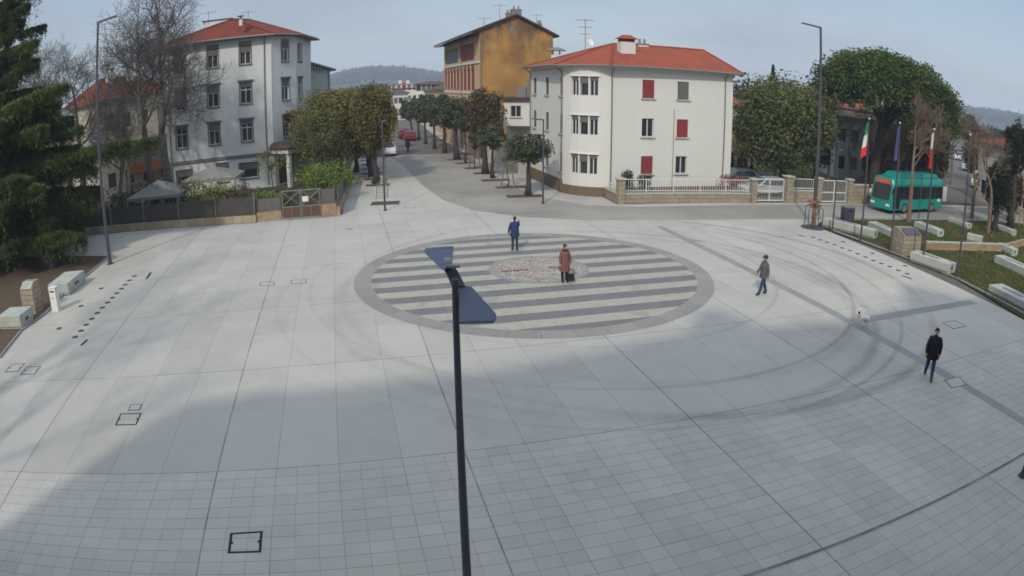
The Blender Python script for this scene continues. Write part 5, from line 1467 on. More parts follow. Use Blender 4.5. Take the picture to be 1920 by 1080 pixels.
g_ = G(1058, 530); wp, _k = person((g_.x, g_.y, .018), math.radians(200), 'person in a long dusty rose coat standing on the circle holding a dark bag', 1.66, cf('rose_coat', (.16, .075, .07)), cf('black_trousers', (.014, .014, .016)), cf('black_boots', (.01, .01, .01)), cf('dark_brown_hair', (.055, .022, .02)), dict(leg_l=.02, leg_r=-.03, arm_l=.05, elbow_l=.1, arm_r=.08, elbow_r=.3, out_l=.03), .34, female=True)
t = thing('handbag', 'dark handbag held low by the person in the rose coat', 'handbag', (g_.x + .27, g_.y - .08, .1), .2)
mb = MB(); mb.hexa([Vector(p) for p in ((-.17, -.07, .0), (.17, -.07, 0), (.17, .07, 0), (-.17, .07, 0), (-.13, -.05, .33), (.13, -.05, .33), (.13, .05, .33), (-.13, .05, .33))]); mb.build('body', cf('bag_leather', (.014, .013, .022)), t, bevel=.03)
mb = MB(); mb.tube([(.1 * math.cos(a), 0, .33 + .22 * math.sin(a)) for a in [PI * q / 8 for q in range(9)]], .012, 6); mb.build('handle', M['black'], t)
g_ = G(1429, 553); person((g_.x, g_.y, .01), math.radians(95), 'person walking left in a grey jacket, dark cap and blue jeans', 1.74, cf('grey_jacket', (.085, .085, .09)), cf('blue_jeans', (.03, .045, .12)), cf('dark_shoes', (.02, .018, .016)), cf('dark_cap', (.03, .03, .024)), dict(leg_l=.32, knee_l=.12, leg_r=-.22, knee_r=.12, arm_l=-.2, elbow_l=.3, arm_r=.25, elbow_r=.3), .1, hat=True)
g_ = G(1739, 709); person((g_.x, g_.y, .01), math.radians(150), 'person walking toward the camera in a black coat and blue trousers, nearest walker', 1.77, cf('black_coat', (.012, .008, .014)), cf('blue_trousers', (.03, .035, .09)), cf('brown_shoes', (.05, .03, .025)), cf('black_hair', (.015, .012, .012)), dict(leg_l=.38, knee_l=.1, leg_r=-.2, knee_r=.35, arm_l=-.25, elbow_l=.25, arm_r=.3, elbow_r=.4), .14)
c = G(764, 293); c = G(765, 288); person((c.x, c.y, .03), .1, 'tiny distant person in dark clothes walking up the street near the red cars', 1.75, cf('dark_clothes', (.02, .022, .04)), M['black'], M['black'], M['black'], dict(leg_l=.2, leg_r=-.15), .1)
def dog():
    c = G(1617, 612.5); t = thing('dog', 'small white dog with a black ear standing on the dark strip, facing left', 'dog', (c.x, c.y, .006), math.radians(184))
    w_ = cf('white_fur', (.6, .58, .52)); b_ = cf('black_fur', (.02, .02, .02))
    J = {}; B = []
    def j(n, x, y, z, r): J[n] = ((x, y, z), r)
    j('rump', -.2, 0, .37, (.085, .095)); j('belly', -.03, 0, .36, (.08, .085)); j('chest', .16, 0, .36, (.09, .115)); j('neck', .26, 0, .46, .07); j('head', .32, 0, .57, (.062, .065)); j('snout', .41, 0, .545, .035); j('nose', .45, 0, .54, .022)
    j('tail1', -.3, 0, .43, .025); j('tail2', -.37, 0, .52, .016); j('tail3', -.38, 0, .6, .01)
    B += [('rump', 'belly', 0), ('belly', 'chest', 0), ('chest', 'neck', 0), ('neck', 'head', 0), ('head', 'snout', 0), ('snout', 'nose', 1), ('rump', 'tail1', 0), ('tail1', 'tail2', 0), ('tail2', 'tail3', 0)]
    for s, n in ((-1, 'l'), (1, 'r')):
        d = .03 * s
        j('fs' + n, .17 + d, s * .07, .3, .048); j('fe' + n, .13 + d, s * .075, .2, .032); j('fk' + n, .16 + d, s * .075, .1, .024); j('fp' + n, .16 + d, s * .075, .03, .024); j('ft' + n, .2 + d, s * .075, .022, .022)
        j('hh' + n, -.2 - d, s * .07, .3, .065); j('hk' + n, -.14 - d, s * .078, .2, .045); j('hc' + n, -.25 - d, s * .075, .12, .026); j('hp' + n, -.23 - d, s * .075, .03, .024); j('ht' + n, -.19 - d, s * .075, .022, .022)
        j('ea' + n, .3, s * .05, .62, .03); j('et' + n, .285, s * .075, .67, .014)
        B += [('chest', 'fs' + n, 0), ('fs' + n, 'fe' + n, 0), ('fe' + n, 'fk' + n, 0), ('fk' + n, 'fp' + n, 0), ('fp' + n, 'ft' + n, 0), ('rump', 'hh' + n, 0), ('hh' + n, 'hk' + n, 0), ('hk' + n, 'hc' + n, 0), ('hc' + n, 'hp' + n, 0), ('hp' + n, 'ht' + n, 0), ('head', 'ea' + n, 0 if s < 0 else 1), ('ea' + n, 'et' + n, 1)]
    J = {q: ((v[0][0], v[0][1], v[0][2] - .008), v[1]) for q, v in J.items()}
    skin_body('body', t, J, B, [w_, b_])
    mb = MB(); mb.tube([Vector((.245 + .07 * math.cos(a) * .6, .08 * math.sin(a), .45 - .07 * math.cos(a) * .6)) for a in [2 * PI * q / 14 for q in range(15)]], .012, 5); mb.build('collar', b_, t)
dog()
# ------------------------------------------------------------------ vegetation
def leaves_mesh(P, size, up=.3, aspect=.55, droop=None, rng=RNG):
    "one small quad per point"
    n = len(P); P = np.asarray(P, float)
    nrm = rng.normal(size=(n, 3)); nrm[:, 2] = np.abs(nrm[:, 2]) + up; nrm /= np.linalg.norm(nrm, axis=1)[:, None]
    t = rng.normal(size=(n, 3))
    if droop is not None: t = droop + t * .35
    t -= nrm * (t * nrm).sum(1)[:, None]; t /= np.linalg.norm(t, axis=1)[:, None] + 1e-9
    b = np.cross(nrm, t); s = size * (.6 + .8 * rng.random(n))[:, None]
    t = t * s * .5; b = b * s * .5 * aspect
    V = np.stack([P - t, P + b * .9 - t * .1, P + t, P - b * .9 - t * .1], 1).reshape(-1, 3)
    return V
def quads_obj(name, V, m, par):
    me = bpy.data.meshes.new(name); n = len(V) // 4
    me.vertices.add(len(V)); me.vertices.foreach_set('co', V.astype(np.float32).ravel())
    me.loops.add(n * 4); me.loops.foreach_set('vertex_index', np.arange(n * 4, dtype=np.int32))
    me.polygons.add(n); me.polygons.foreach_set('loop_start', np.arange(0, n * 4, 4, dtype=np.int32)); me.polygons.foreach_set('loop_total', np.full(n, 4, dtype=np.int32))
    me.update(calc_edges=True); return link(name, me, m, par)
def crown_pts(c, rad, nc, npc, spread=.24, shell=(.35, 1.0), flat=-1.0, rng=RNG):
    c = np.array(c, float); rad = np.array(rad, float); out = []
    k = 0
    while k < nc:
        d = rng.normal(size=3); d /= np.linalg.norm(d)
        r = shell[0] + (shell[1] - shell[0]) * rng.random() ** .5
        p = d * r
        if p[2] < flat: continue
        k += 1; q = np.clip(rng.normal(size=(npc, 3)), -1.6, 1.6) * spread * (.6 + .8 * rng.random())
        out.append(c + (p + q * [1, 1, .75]) * rad)
    return np.concatenate(out)
def limbs(mb, base, top, r0, tips, rng=RNG, bend=.15):
    base, top = Vector(base), Vector(top); n = 5; pts = []
    for i in range(n + 1):
        t_ = i / n; p = base.lerp(top, t_) + Vector((rng.normal() * bend * .4, rng.normal() * bend * .4, 0)) * (t_ > 0); pts.append(p)
    rr = [r0 * (1.25 - .25 * min(1, i * 2 / n)) * (1 - .45 * i / n) for i in range(n + 1)]; rr[0] = r0 * 1.5
    mb.tube(pts, rr, 8)
    for tp in tips:
        tp = Vector(tp); s = pts[-2].lerp(pts[-1], rng.random()); m_ = s.lerp(tp, .5) + Vector((0, 0, -.1 * (tp - s).length * .3)) + Vector(rng.normal(size=3) * .12)
        mb.tube([s, m_, tp], [r0 * .45, r0 * .28, r0 * .1], 5)
def tree(loc, label, ht, rad, cz, r0, leaf, bark='bark', nc=60, npc=60, size=.22, grp=None, cat='tree', spread=.22, name='tree', flat=-1.0, lean=(0, 0), seed=1, aspect=.6, shell=(.35, 1.0), up=.3):
    rng = np.random.default_rng(seed); t = thing(name, label, cat, (loc[0], loc[1], 0), 0, grp)
    c = (lean[0], lean[1], cz); mb = MB()
    tips = [(c[0] + rad[0] * .6 * math.cos(a), c[1] + rad[1] * .6 * math.sin(a), cz + rad[2] * (.1 + .5 * rng.random())) for a in [k * 2 * PI / 7 + rng.random() for k in range(7)]]
    limbs(mb, (0, 0, 0), (lean[0] * .7, lean[1] * .7, max(.5, cz - rad[2] * .55)), r0, tips, rng)
    mb.build('trunk', M[bark], t, smooth=True)
    P = crown_pts(c, rad, nc, npc, spread, shell, flat, rng)
    quads_obj('crown', leaves_mesh(P, size, up, aspect, rng=rng), M[leaf], t)
    return t
def bare(loc, label, H, spread=.5, r0=.22, levels=5, bark='bark', grp=None, seed=1, name='bare_tree', upw=.45, forks=3, first=.3, twr=.008, lean=(0, 0)):
    rng = np.random.default_rng(seed); t = thing(name, label, 'tree', (loc[0], loc[1], 0), 0, grp); tr = MB(); cr = MB()
    def grow(p, d, L, r, lv):
        n = 4 if lv > 1 else 3; pts = [p]; q = p.copy(); dd = d.copy()
        for i in range(n):
            dd = (dd + Vector(rng.normal(size=3) * .13) + Vector((0, 0, upw * .16))).normalized(); q = q + dd * (L / n); pts.append(q.copy())
        rr = [r * (1 - .5 * i / n) for i in range(n + 1)]
        (tr if lv >= levels - 1 else cr).tube(pts, rr, 7 if lv >= levels - 1 else (4 if lv > 1 else 3), False)
        if lv <= 0: return
        nb = forks + (1 if lv < levels - 1 else 0)
        for k in range(nb):
            s = .35 + .65 * (k + rng.random() * .6) / nb if lv < levels else .3 + .7 * (k + .5) / nb
            i = min(n - 1, int(s * n)); a = pts[i].lerp(pts[i + 1], s * n - i if s * n - i < 1 else 1)
            side = Vector(rng.normal(size=3)); side -= dd * side.dot(dd); side.normalize()
            nd = (dd * (.75 - spread * .2) + side * spread * (1.0 + .3 * rng.random()) + Vector((0, 0, upw * .25))).normalized()
            grow(a, nd, L * (.52 + .2 * rng.random()), max(r * .45, twr), lv - 1)
        grow(pts[-1], dd, L * .6, max(r * .5, twr), lv - 1)
    # trunk then crown
    d0 = Vector((lean[0], lean[1], 1)).normalized()
    fh = H * first; tr.tube([Vector((0, 0, 0)), d0 * fh * .5, d0 * fh], [r0 * 1.4, r0 * 1.05, r0], 8, False)
    grow(d0 * fh, d0, H * .36, r0 * .92, levels)
    tr.build('trunk', M[bark], t, smooth=True); cr.build('crown', M[bark], t); return t

# street trees on the right walk (nearest first)
SR = 'street trees on the right walk'
def bx(px, py): return G(px, py)
def street_tree(px, py, top, wpx, label, leaf='leaf_street', seed=1, cfrac=.62, r0=.17, nc=75, npc=85, grp=SR, xc=None):
    b = bx(px, py); D = math.hypot(b.x, b.y); h = ZAT(b, top); w_ = wpx / 1285 * D / 2; rz = h * cfrac / 2
    lean = (0, 0)
    if xc: q = AT(xc, D); lean = (q.x - b.x, 0)
    return tree(b, label, h, (w_ * .86, w_ * .86, rz * .86), h - rz, r0, leaf, 'barkD', nc, npc, max(.17, .004 * D), grp, seed=seed, lean=lean, spread=.155)
street_tree(990, 366, 245, 92, 'nearest round crowned street tree beside the mid lamp post, right walk', seed=3, cfrac=.55, r0=.2)
street_tree(924, 334, 230, 58, 'second street tree on the right walk, slim trunk and small round crown', seed=4, cfrac=.5, r0=.16)
street_tree(910, 326, 158, 86, 'tall thick trunked street tree with rusty flecked crown, right walk', 'leaf_rust', 5, .6, .27, 90, 90)
street_tree(873, 306, 190, 50, 'thin trunked street tree left of the tall rusty one', seed=6, cfrac=.5, r0=.09)
street_tree(857, 299, 178, 82, 'dark dense street tree at the last pit before the asphalt', seed=7, cfrac=.55, r0=.3)
street_tree(834, 287, 175, 62, 'street tree with leaning trunk at the asphalt edge', seed=8, cfrac=.6, r0=.24)
street_tree(815, 279, 178, 50, 'sixth dark street tree up the right pavement', seed=9, cfrac=.6, r0=.2)
street_tree(798, 270, 176, 44, 'seventh dark street tree up the right pavement', seed=10, cfrac=.6, r0=.2)
street_tree(785, 262, 182, 36, 'eighth dark street tree up the right pavement', seed=11, cfrac=.6, r0=.2)
street_tree(774, 253, 186, 30, 'farthest dark street tree on the right of the street', seed=12, cfrac=.6, r0=.2, xc=764)
SLF = 'street trees on the left walk'
b = G(704, 343)
street_tree(704, 344, 150, 92, 'brownish budding tree rising above the left row of pits', 'leaf_bud', 21, .72, .26, 150, 100, SLF, 700)
street_tree(697, 331, 168, 80, 'brownish budding tree just behind the first on the left row', 'leaf_bud', 22, .68, .24, 130, 90, SLF, 690)
street_tree(692, 312, 178, 70, 'olive tree third along the left row', 'leaf_olive', 23, .65, .22, 50, 55, SLF)
street_tree(700, 296, 185, 60, 'brownish tree fourth along the left row, at the asphalt', 'leaf_bud', 24, .65, .2, 50, 50, SLF, 712)
street_tree(714, 282, 192, 46, 'last hazy brown tree on the left of the street', 'leaf_bud', 25, .65, .2, 50, 50, SLF, 722)
bare(G(724, 345), 'small leafless young tree with pale twigs behind the left lamp post', 3.1, .4, .05, 3, 'barkL', SLF, 31, 'young_tree', .7, 3, .2)
b = G(640, 336); tree((b.x, b.y), 'big olive green tree overhanging the left garden corner', 9, (4.5, 3.8, 3.3), 4.9, .3, 'leaf_olive', 'bark', 230, 100, .27, None, seed=41, spread=.12, lean=(-.3, 0))
b = G(668, 322); tree((b.x, b.y), 'olive tree filling the gap between the big olive tree and the budding trees', ZAT(b, 163), (3.4, 3.0, 3.2), ZAT(b, 163) - 3.4, .24, 'leaf_olive', 'bark', 150, 90, .27, None, seed=47, spread=.13)
b = G(600, 352); tree((b.x, b.y), 'dark green lower tree beside the porch of the apartment house', 6, (2.2, 2.0, 2.4), 4.2, .2, 'leaf_mag', 'bark', 60, 60, .2, None, seed=42)
b = G(613, 372); tree((b.x, b.y), 'bright yellow green bush behind the brick gate pier', 3.4, (2.1, 1.6, 1.25), 1.75, .12, 'leaf_bright', 'bark', 55, 70, .17, None, 'bush', seed=43, name='bush', spread=.2)
b = G(512, 372); tree((b.x, b.y), 'small thin leaved tree in front of the porch', 3.9, (1.3, 1.2, .95), 3.0, .07, 'leaf_olive', 'bark', 26, 34, .15, None, seed=44)
for i, (px, py, w_, h, lf, lb) in enumerate([(505, 404, 1.1, 1.7, 'leaf_bright', 'bright green low bush left of the braced gate'), (410, 400, 1.3, 2.3, 'leaf_bright', 'pale green climbing bush standing over the dark fence'), (455, 398, 1.5, 1.9, 'leaf_rust', 'russet hedge bush between fence and canopy'), (535, 392, 1.8, 1.6, 'leaf_rust', 'reddish low hedge behind the braced gate'), (372, 407, 1.9, 2.7, 'leaf_olive', 'dark hedge bush under the pointed canopy'), (318, 410, 2.3, 2.9, 'leaf_dark', 'dark hedge bush behind the long fence'), (262, 414, 2.4, 2.9, 'leaf_dark', 'dark hedge bush under the pale canopy'), (205, 418, 2.4, 2.9, 'leaf_dark', 'dark hedge bush behind the very tall left lamp')]):
    b = G(px, py); tree((b.x, b.y), lb, h, (w_, w_ * .7, h * .45), h * .55, .06, lf, 'bark', 30, 60, .16, 'hedge bushes of the left garden', 'bush', seed=50 + i, name='bush', spread=.25)
# tree pits
PR = [(950, 1017, 368), (930, 985, 351), (903, 955, 338), (888, 930, 324.5), (870, 905, 315), (854, 890, 306), (840, 880, 299)]
PL = [(696, 749, 381, 1.25), (686, 731, 347, 1), (683, 715, 336, 1), (680, 716, 325.5, 1), (678, 712, 316.5, 1), (676, 705, 308, 1), (674, 700, 301, .9)]
def pit(x0, x1, y, lb, grp, wd=1.1):
    a, b = G(x0, y + 1), G(x1, y - 1); c = (a + b) / 2; f = Fr(a - c, b - c); t = thing('tree_pit', lb, 'tree pit', (c.x, c.y, .0045), 0, grp)
    mb = MB(); mb.fbox(f, 0, f.L, -wd / 2, wd / 2, 0, .01); mb.build('gravel', M['pit'], t)
    
    for e0 in (-wd / 2 - .04, wd / 2): mb = MB(); mb.fbox(f, -.04, f.L + .04, e0, e0 + .04, 0, .014); mb.build('steel_edge', M['metal'], t)
for i, (x0, x1, y) in enumerate(PR): pit(x0, x1, y, od[i] + ' dark gravel tree pit of the right walk, counting from the square', 'tree pits of the right walk')
for i, (x0, x1, y, wd) in enumerate(PL): pit(x0, x1, y, od[i] + ' dark gravel tree pit of the left walk, counting from the square', 'tree pits of the left walk', wd * 1.1)
# stake cages round saplings
def cage(px, py, h, r, lb, n=4):
    b = G(px, py); t = thing('tree_stakes', lb, 'tree stakes', (b.x, b.y, .01), .3, 'wooden stake cages')
    for k in range(n): 
        a = 2 * PI * k / n + .5; d = Vector((math.cos(a), math.sin(a), 0)); mb = MB(); mb.tube([d * r, d * r * .55 + Vector((0, 0, h))], .055, 6); mb.build('stake', M['wood'], t)
    mb = MB(); q = [Vector((math.cos(2 * PI * k / n + .5) * r * .55, math.sin(2 * PI * k / n + .5) * r * .55, h - .1)) for k in range(n)]
    for k in range(n): mb.tube([q[k], q[(k + 1) % n]], .035, 4)
    mb.build('cross_rail', M['wood'], t)
cage(952, 350, 1.75, .75, 'flared wooden stake cage round a sapling, near one on the right walk')
cage(890, 317, 1.9, .8, 'flared wooden stake cage round a sapling, far one on the right walk')
cage(1910, 425, 1.6, .7, 'wooden stake cage at the right edge by the lawn corner', 6)
b = G(952, 350); tree((b.x, b.y), 'clipped dark sapling rising out of the near stake cage', 4, (.95, .9, 1.1), 3.1, .05, 'leaf_street', 'bark', 22, 50, .14, 'saplings in stake cages', seed=61)
b = G(890, 317); tree((b.x, b.y), 'dark sapling rising out of the far stake cage', 4, (.7, .7, 1.0), 3.0, .05, 'leaf_dark', 'bark', 20, 40, .16, 'saplings in stake cages', seed=62)
# bare trees, left
BL = 'tall leafless trees on the left'
for px, D, H, lb, sd, r0, sp in ((284, 54.5, 16.5, 'tall leafless tree just right of the very tall lamp, in front of the cream house', 71, .3, .75), (308, 53.5, 17.5, 'tallest leafless tree at the left end of the apartment house', 75, .34, .8), (150, 62, 14.0, 'leafless tree with rounded crown above the dark cedar', 73, .26, .8), (92, 66, 15.0, 'slender leafless tree between cedar tip and the rounded leafless one', 74, .2, .6)):
    p = AT(px, D); bare(p, lb, H * 1.15, sp * 1.15, r0 * 1.1, 5, 'bark', BL, sd, twr=.0125, first=.17, lean=(-.16 if px == 284 else -.03, 0), forks=4, upw=.42)
p = AT(215, 52); bare(p, 'short leafless tree in front of the cream house wall', 9.5, .7, .2, 5, 'bark', BL, 76, twr=.012, first=.2)
p = AT(235, 58); bare(p, 'spreading leafless tree half behind the tall lamp', 11, .8, .2, 5, 'bark', BL, 77, twr=.012, first=.25)
bare((-20.6, 3), 'leafless tree beyond the left edge whose shadow crosses the paving', 20, .6, .34, 4, 'bark', None, 78, twr=.03)
bare((-18.2, .5), 'second leafless tree beyond the left edge near the building', 17, .7, .3, 4, 'bark', None, 79, twr=.03)
# bare trees, right
bare(G(1703, 417), 'brown leafless tree on the lawn in front of the bus', 9.2, .5, .17, 5, 'barkL', None, 81, upw=.5, twr=.012, first=.3)
bare(G(1866, 432), 'small dark leafless tree with low twigs on the far lawn', 4.6, .75, .09, 4, 'barkD', None, 82, upw=.2, twr=.01, first=.15)
# cedar, left foreground
def cedar(loc, label, H, seed, boughs, leaf='leaf_cedar', r0=.4, extra=()):
    rng = np.random.default_rng(seed); t = thing('cedar_tree', label, 'tree', (loc[0], loc[1], 0)); mb = MB()
    mb.tube([(0, 0, 0), (0, 0, H * .3), (0, 0, H * .7), (0, 0, H)], [r0 * 1.3, r0, r0 * .5, .05], 10); mb.build('trunk', M['barkD'], t, smooth=True)
    bb = MB(); P = []; D = []; PL_ = []; DL = []
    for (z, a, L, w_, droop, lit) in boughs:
        d = np.array([math.cos(a), math.sin(a), 0]); s = np.array([-d[1], d[0], 0])
        def pos(u): return np.array([0, 0, z]) + d * L * u + np.array([0, 0, L * (.10 * u - droop * u * u)])
        bb.tube([Vector(pos(u)) for u in (0, .3, .6, .95)], [.1 * L / 6 + .02, .07 * L / 6 + .02, .04, .015], 5)
        n = int(520 * L)
        u = rng.random(n) ** .7 * .9 + .1; wv = (rng.random(n) * 2 - 1) * w_ * L * (1.05 - u) ** .6 * np.minimum(1, u * 2.5)
        pp = np.array([pos(x) for x in u]) + s * wv[:, None]; pp[:, 2] -= np.abs(wv) * .3 + rng.exponential(.3, n) * (.4 + u) * (.5 + .5 * np.sin(u * 23 + wv * 3) ** 2) - .1
        dd = d * .7 + s * np.sign(wv)[:, None] * .5 + np.array([0, 0, -1.1])
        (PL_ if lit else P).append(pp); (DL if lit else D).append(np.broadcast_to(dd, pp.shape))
    bb.build('branch', M['barkD'], t)
    for pp, dd, lf, nm in ((P, D, leaf, 'crown'), (PL_, DL, 'leaf_cedar_lit', 'crown')):
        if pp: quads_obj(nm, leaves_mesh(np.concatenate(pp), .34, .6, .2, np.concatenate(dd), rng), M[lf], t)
    return t
rg = np.random.default_rng(5); CB = []
base = G(34, 492); D0 = math.hypot(base.x, base.y)
def zc(py): return ZAT(base, py)
for i in range(150):
    u = rg.random(); z = zc(440) + (zc(-20) - zc(440)) * u
    env = 7.2 * (1 - u) ** .55 * (.75 + .45 * rg.random()) if u < .45 else (7.2 * (1 - u) ** 1.15 * (.8 + .4 * rg.random()) + .5)
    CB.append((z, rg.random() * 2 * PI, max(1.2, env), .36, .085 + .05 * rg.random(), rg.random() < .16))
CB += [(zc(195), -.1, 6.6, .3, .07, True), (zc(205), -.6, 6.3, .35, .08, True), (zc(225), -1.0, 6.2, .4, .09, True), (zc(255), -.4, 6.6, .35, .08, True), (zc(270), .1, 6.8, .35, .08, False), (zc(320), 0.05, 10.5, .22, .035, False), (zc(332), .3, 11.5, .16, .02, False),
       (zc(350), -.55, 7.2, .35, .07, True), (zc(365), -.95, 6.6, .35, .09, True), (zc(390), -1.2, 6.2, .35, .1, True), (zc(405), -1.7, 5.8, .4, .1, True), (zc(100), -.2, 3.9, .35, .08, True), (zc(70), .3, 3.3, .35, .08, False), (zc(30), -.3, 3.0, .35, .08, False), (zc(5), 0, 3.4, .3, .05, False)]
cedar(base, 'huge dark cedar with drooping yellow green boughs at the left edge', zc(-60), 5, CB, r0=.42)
rg = np.random.default_rng(9)
CB2 = [(2.2 + 15 * q, rg.random() * 2 * PI, 6.0 * (1 - q) ** .7 + .8, .38, .1, False) for q in rg.random(70)]
cedar((-41, 30), 'second dark cedar beyond the left edge behind the first', 18, 9, CB2)
# magnolia, pines and other trees right
MG = 'trees behind the garden wall on the right'
def rt(px, D, top, bot, wpx, lb, leaf, seed, nc=130, npc=90, size=None, r0=.3, name='tree', grp=MG, bark='barkD', dep=.8, spread=.17, cat='tree'):
    p = AT(px, D); zt, zb = ZAT(p, top), ZAT(p, bot); w_ = wpx / 1285 * D / 2
    return tree((p.x, p.y), lb, zt, (w_ * .9, w_ * dep, (zt - zb) / 2 * .92), (zt + zb) / 2, r0, leaf, bark, nc, npc, size or .0046 * D, grp, cat, seed=seed, name=name, spread=spread)
rt(1474, 62, 143, 325, 205, 'broad glossy evergreen tree behind the garden wall and gates', 'leaf_mag', 91, 300, 110, r0=.4)
rt(1415, 68, 200, 300, 70, 'dark evergreen shrub tree at the left foot of the broad evergreen', 'leaf_dark', 92, 60, 60)
rt(1535, 70, 215, 320, 80, 'dark evergreen under the left side of the umbrella pine', 'leaf_dark', 93, 60, 60)
# conifer tip behind
p = AT(1449, 78); t = thing('fir_tree', 'pointed dark fir tip rising behind the broad evergreen', 'tree', (p.x, p.y, 0)); H_ = ZAT(p, 122)
mb = MB(); mb.tube([(0, 0, 0), (0, 0, H_)], [.25, .03], 6); mb.build('trunk', M['barkD'], t)
q = RNG.random(4200); hh = 3 + (H_ - 3) * q; rr = (1 - q) * 2.9 * RNG.random(4200) ** .5 * (.75 + .25 * np.sin(hh * 5)) + .03; aa = RNG.random(4200) * 2 * PI
quads_obj('crown', leaves_mesh(np.stack([rr * np.cos(aa), rr * np.sin(aa), hh - rr * .25], 1), .3, .4, .35), M['leaf_dark'], t)
# umbrella pine
def stone_pine():
    D = 68; b = AT(1640, D); t = thing('umbrella_pine', 'very large umbrella pine with a domed green crown and dark bare limbs', 'tree', (b.x, b.y, 0)); rng = np.random.default_rng(33)
    cl, cr_ = AT(1524, D), AT(1808, D); W_ = (cr_ - cl).length * 1.04; cx = (cl + cr_) / 2 - b
    ztop = ZAT(b, 108); zrim = ZAT(b, 186); 
    mb = MB(); f0 = Vector((1.2, 0, zrim - 1.2)); mb.tube([(0, 0, 0), (.5, 0, 3), (1.0, .1, zrim - 3), f0], [.62, .5, .45, .4], 9)
    for k in range(26):
        a = k * 2.399; r = W_ * .5 * (.25 + .6 * rng.random()); tip = Vector((cx.x + r * math.cos(a), cx.y + r * .8 * math.sin(a), zrim + 1.2 + .8 * rng.random())); m_ = f0.lerp(tip, .5) - Vector((0, 0, .7))
        mb.tube([f0 - Vector((0, 0, rng.random() * 2)), m_, tip], [.2, .12, .05], 5)
    mb.build('trunk', M['barkD'], t, smooth=True)
    P = []
    for k in range(1150):
        a = rng.random() * 2 * PI; r = math.sqrt(rng.random()) * .97
        x = cx.x + math.cos(a) * r * W_ / 2; y = cx.y + math.sin(a) * r * W_ * .42
        sk = .12 * (x - cx.x) / (W_ / 2)           # dome a little fuller on the left
        top = zrim + (ztop - zrim) * (1 - r ** 2.8) ** .6 * (1 - sk * 1.2)
        z = top + rng.normal() * .28 - rng.random() ** 1.4 * min(2.6, top - zrim + 1.6)
        if x > cx.x + W_ * .22: z -= (x - cx.x - W_ * .22) * .42 * rng.random()
        n = 55; q = np.clip(rng.normal(size=(n, 3)), -1.5, 1.5) * [.5, .5, .3]; P.append(np.array([x, y, z]) + q)
    quads_obj('crown', leaves_mesh(np.concatenate(P), .33, .7, .5, rng=rng), M['leaf_pine'], t)
stone_pine()
rt(1760, 72, 190, 300, 90, 'green tree under the right end of the umbrella pine', 'leaf_pine', 94, 80, 70)
rt(1700, 78, 195, 330, 110, 'mixed olive and brown tree behind the blue flag', 'leaf_olive', 95, 70, 60)
rt(1745, 74, 235, 360, 90, 'russet thicket tree right of the third flag', 'leaf_brown', 96, 90, 60)
rt(1650, 72, 262, 378, 60, 'russet twiggy tree left of the bus front', 'leaf_brown', 97, 50, 50)
rt(1818, 190, 215, 262, 40, 'dark green tree on the skyline right of the umbrella pine', 'leaf_dark', 98, 60, 60)
rt(1838, 100, 238, 330, 75, 'russet tree above the parked van line', 'leaf_brown', 99, 80, 60)
rt(1908, 62, 222, 330, 60, 'dark tall evergreen at the right edge', 'leaf_dark', 100, 80, 60)
rt(1880, 58, 292, 402, 62, 'dark bush tree in front of the long dull red roof', 'leaf_dark', 101, 80, 60)
rt(1905, 66, 300, 400, 60, 'russet hedge tree at the right edge under the evergreen', 'leaf_brown', 102, 60, 60)
for i, px in enumerate((1690, 1640, 1600, 1560)):
    p = AT(px, 71); bare(p, od[i] + ' leafless shrub tree from the right behind the flags', 6 + (i % 2), .6, .12, 4, 'barkL', 'leafless shrub trees behind the flags', 110 + i, twr=.014)
for i, (px, D, H, lb) in enumerate(((1868, 56, 9.0, 'leafless tree over the long dull red roof'), (1835, 62, 8.0, 'leafless tree beside the parked vans'), (1790, 90, 10, 'leafless tree at the mouth of the side road, left side'), (1590, 95, 12, 'leafless tree left behind the umbrella pine'))):
    bare(AT(px, D), lb, H, .6, .16, 4, 'barkL', 'leafless trees on the right', 120 + i, twr=.018)
# low hedge and flowers by the white house
for px, lb, lf, w_ in ((1378, 'red flowering hedge behind the white railing at the corner of the white house', 'leaf_red', 2.0), (1180, 'dark balcony shrub behind the left part of the white railing', 'leaf_dark', 1.0), (1212, 'second dark shrub behind the white railing', 'leaf_dark', .9)):
    p = AT(px, 50.2 if px < 1300 else 52.5); tree((p.x, p.y), lb, 1.9, (w_ / 2, .4, .5), 1.45, .05, lf, 'bark', 20, 50, .13, None, 'bush', seed=int(px), name='bush', spread=.3)
# far woods and town trees
def wood(name, label, seed, az0, az1, r0, r1, n, h0, h1, leaf, size, skip=None):
    rng = np.random.default_rng(seed); V = []
    for k in range(n):
        az = math.radians(az0 + (az1 - az0) * rng.random()); r = r0 + (r1 - r0) * rng.random()
        if skip and skip(math.degrees(az), r): continue
        h = h0 + (h1 - h0) * rng.random(); c = (r * math.sin(az), r * math.cos(az), h * .55)
        V.append(crown_pts(c, (h * .5, h * .5, h * .5), 9, 26, .3, rng=rng))
    V = np.concatenate(V); o = quads_obj(name, leaves_mesh(V, size, .3, .8, rng=rng), M[leaf], None); tag(o, label, 'woodland', kind='stuff'); return o
strt = lambda a, r: -15 < a < -7.5 and r < 330 or 36 < a < 42 and r < 300
wood('town_trees', 'dark mass of distant town trees behind the houses', 1, -50, 52, 150, 520, 520, 5, 8.5, 'leaf_dark', 1.5, strt)
wood('town_trees', 'russet leafless mass of distant trees behind the houses', 2, -50, 52, 120, 420, 200, 4, 7.5, 'leaf_brown', 1.1, lambda a, r: strt(a, r) or r < 200 and -20 < a < 12)
wood('near_trees', 'band of mixed trees closing the gardens on the right', 3, 17, 33, 90, 130, 60, 7, 10, 'leaf_dark', .6, lambda a, r: False)
wood('near_trees', 'band of trees closing the gardens on the far left', 4, -50, -28, 80, 140, 60, 5, 9, 'leaf_dark', .6)
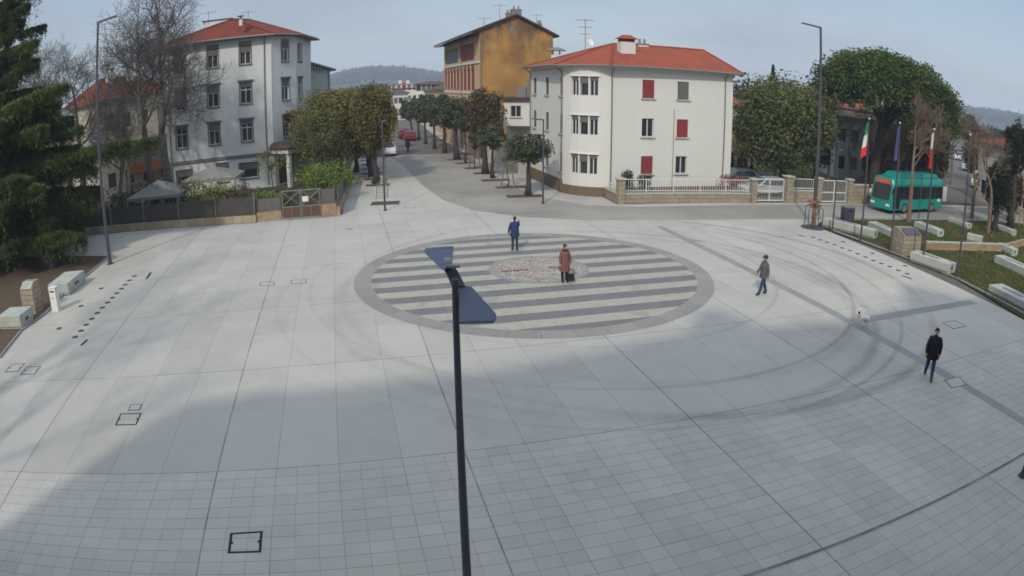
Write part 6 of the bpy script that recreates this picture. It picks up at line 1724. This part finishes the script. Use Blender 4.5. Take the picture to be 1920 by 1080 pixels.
wood('near_trees', 'dark trees along the outer side of the side road', 6, 42.5, 50, 75, 200, 50, 5, 8, 'leaf_brown', .6)
# hill top woods
def hillwood():
    rng = np.random.default_rng(77); V = []
    dg = bpy.context.evaluated_depsgraph_get(); g = bpy.data.objects['ground']; ge = g.evaluated_get(dg)
    for k in range(1100):
        az = math.radians(-19 + 17 * rng.random() if k < 700 else 25 + 25 * rng.random()); r = 1150 + 450 * rng.random()
        ok, hit, nn, ii = ge.ray_cast(Vector((r * math.sin(az), r * math.cos(az), 300)), Vector((0, 0, -1)))
        if not ok or hit.z < 3: continue
        V.append(np.array(hit) + rng.normal(size=(26, 3)) * [7, 7, 3.2] + [0, 0, 3])
    o = quads_obj('hill_wood', leaves_mesh(np.concatenate(V), 7, .3, .8, rng=rng), M['leaf_hill'], None); tag(o, 'dark wood covering the distant hills', 'woodland', kind='stuff')
bpy.context.view_layer.update(); hillwood()
# grass blades tufts on the lawn edge
rng = np.random.default_rng(8); L_ = [Vector((p[0], p[1])) for p in KE[1:5]]
pts = []
for k in range(9000):
    x = 20 + 26 * rng.random(); y = 22 + 24 * rng.random(); 
    a_, b_ = Vector(KE[1]), Vector(KE[3]); 
    if (b_.x - a_.x) * (y - a_.y) - (b_.y - a_.y) * (x - a_.x) > -.12 * 14: continue
    if y > 43.2 + (x - 20) * .1: continue
    pts.append((x, y, .09))
V_ = leaves_mesh(np.array(pts), .16, -.2, .5, np.array([0, 0, 1.0]), rng); o = quads_obj('grass_tufts', V_, M['leaf_olive'], None); tag(o, 'short uneven grass tufts growing over the right lawn', 'grass', kind='stuff')
if HAZE:
    mb = MB(); mb.box(-2600, 2600, -700, 2700, -1.5, 120); h = mb.build('haze', M['white']); h.data.materials.clear()
    hm = bpy.data.materials.new('haze_air'); hm.use_nodes = True; n_ = hm.node_tree; n_.nodes.remove(n_.nodes['Principled BSDF']); pv = n_.nodes.new('ShaderNodeVolumePrincipled'); pv.inputs['Color'].default_value = (.75, .85, 1, 1); pv.inputs['Density'].default_value = HAZE; n_.links.new(pv.outputs[0], n_.nodes['Material Output'].inputs['Volume']); h.data.materials.append(hm); h['kind'] = 'stuff'; h['label'] = 'thin bluish haze in the air over the town'
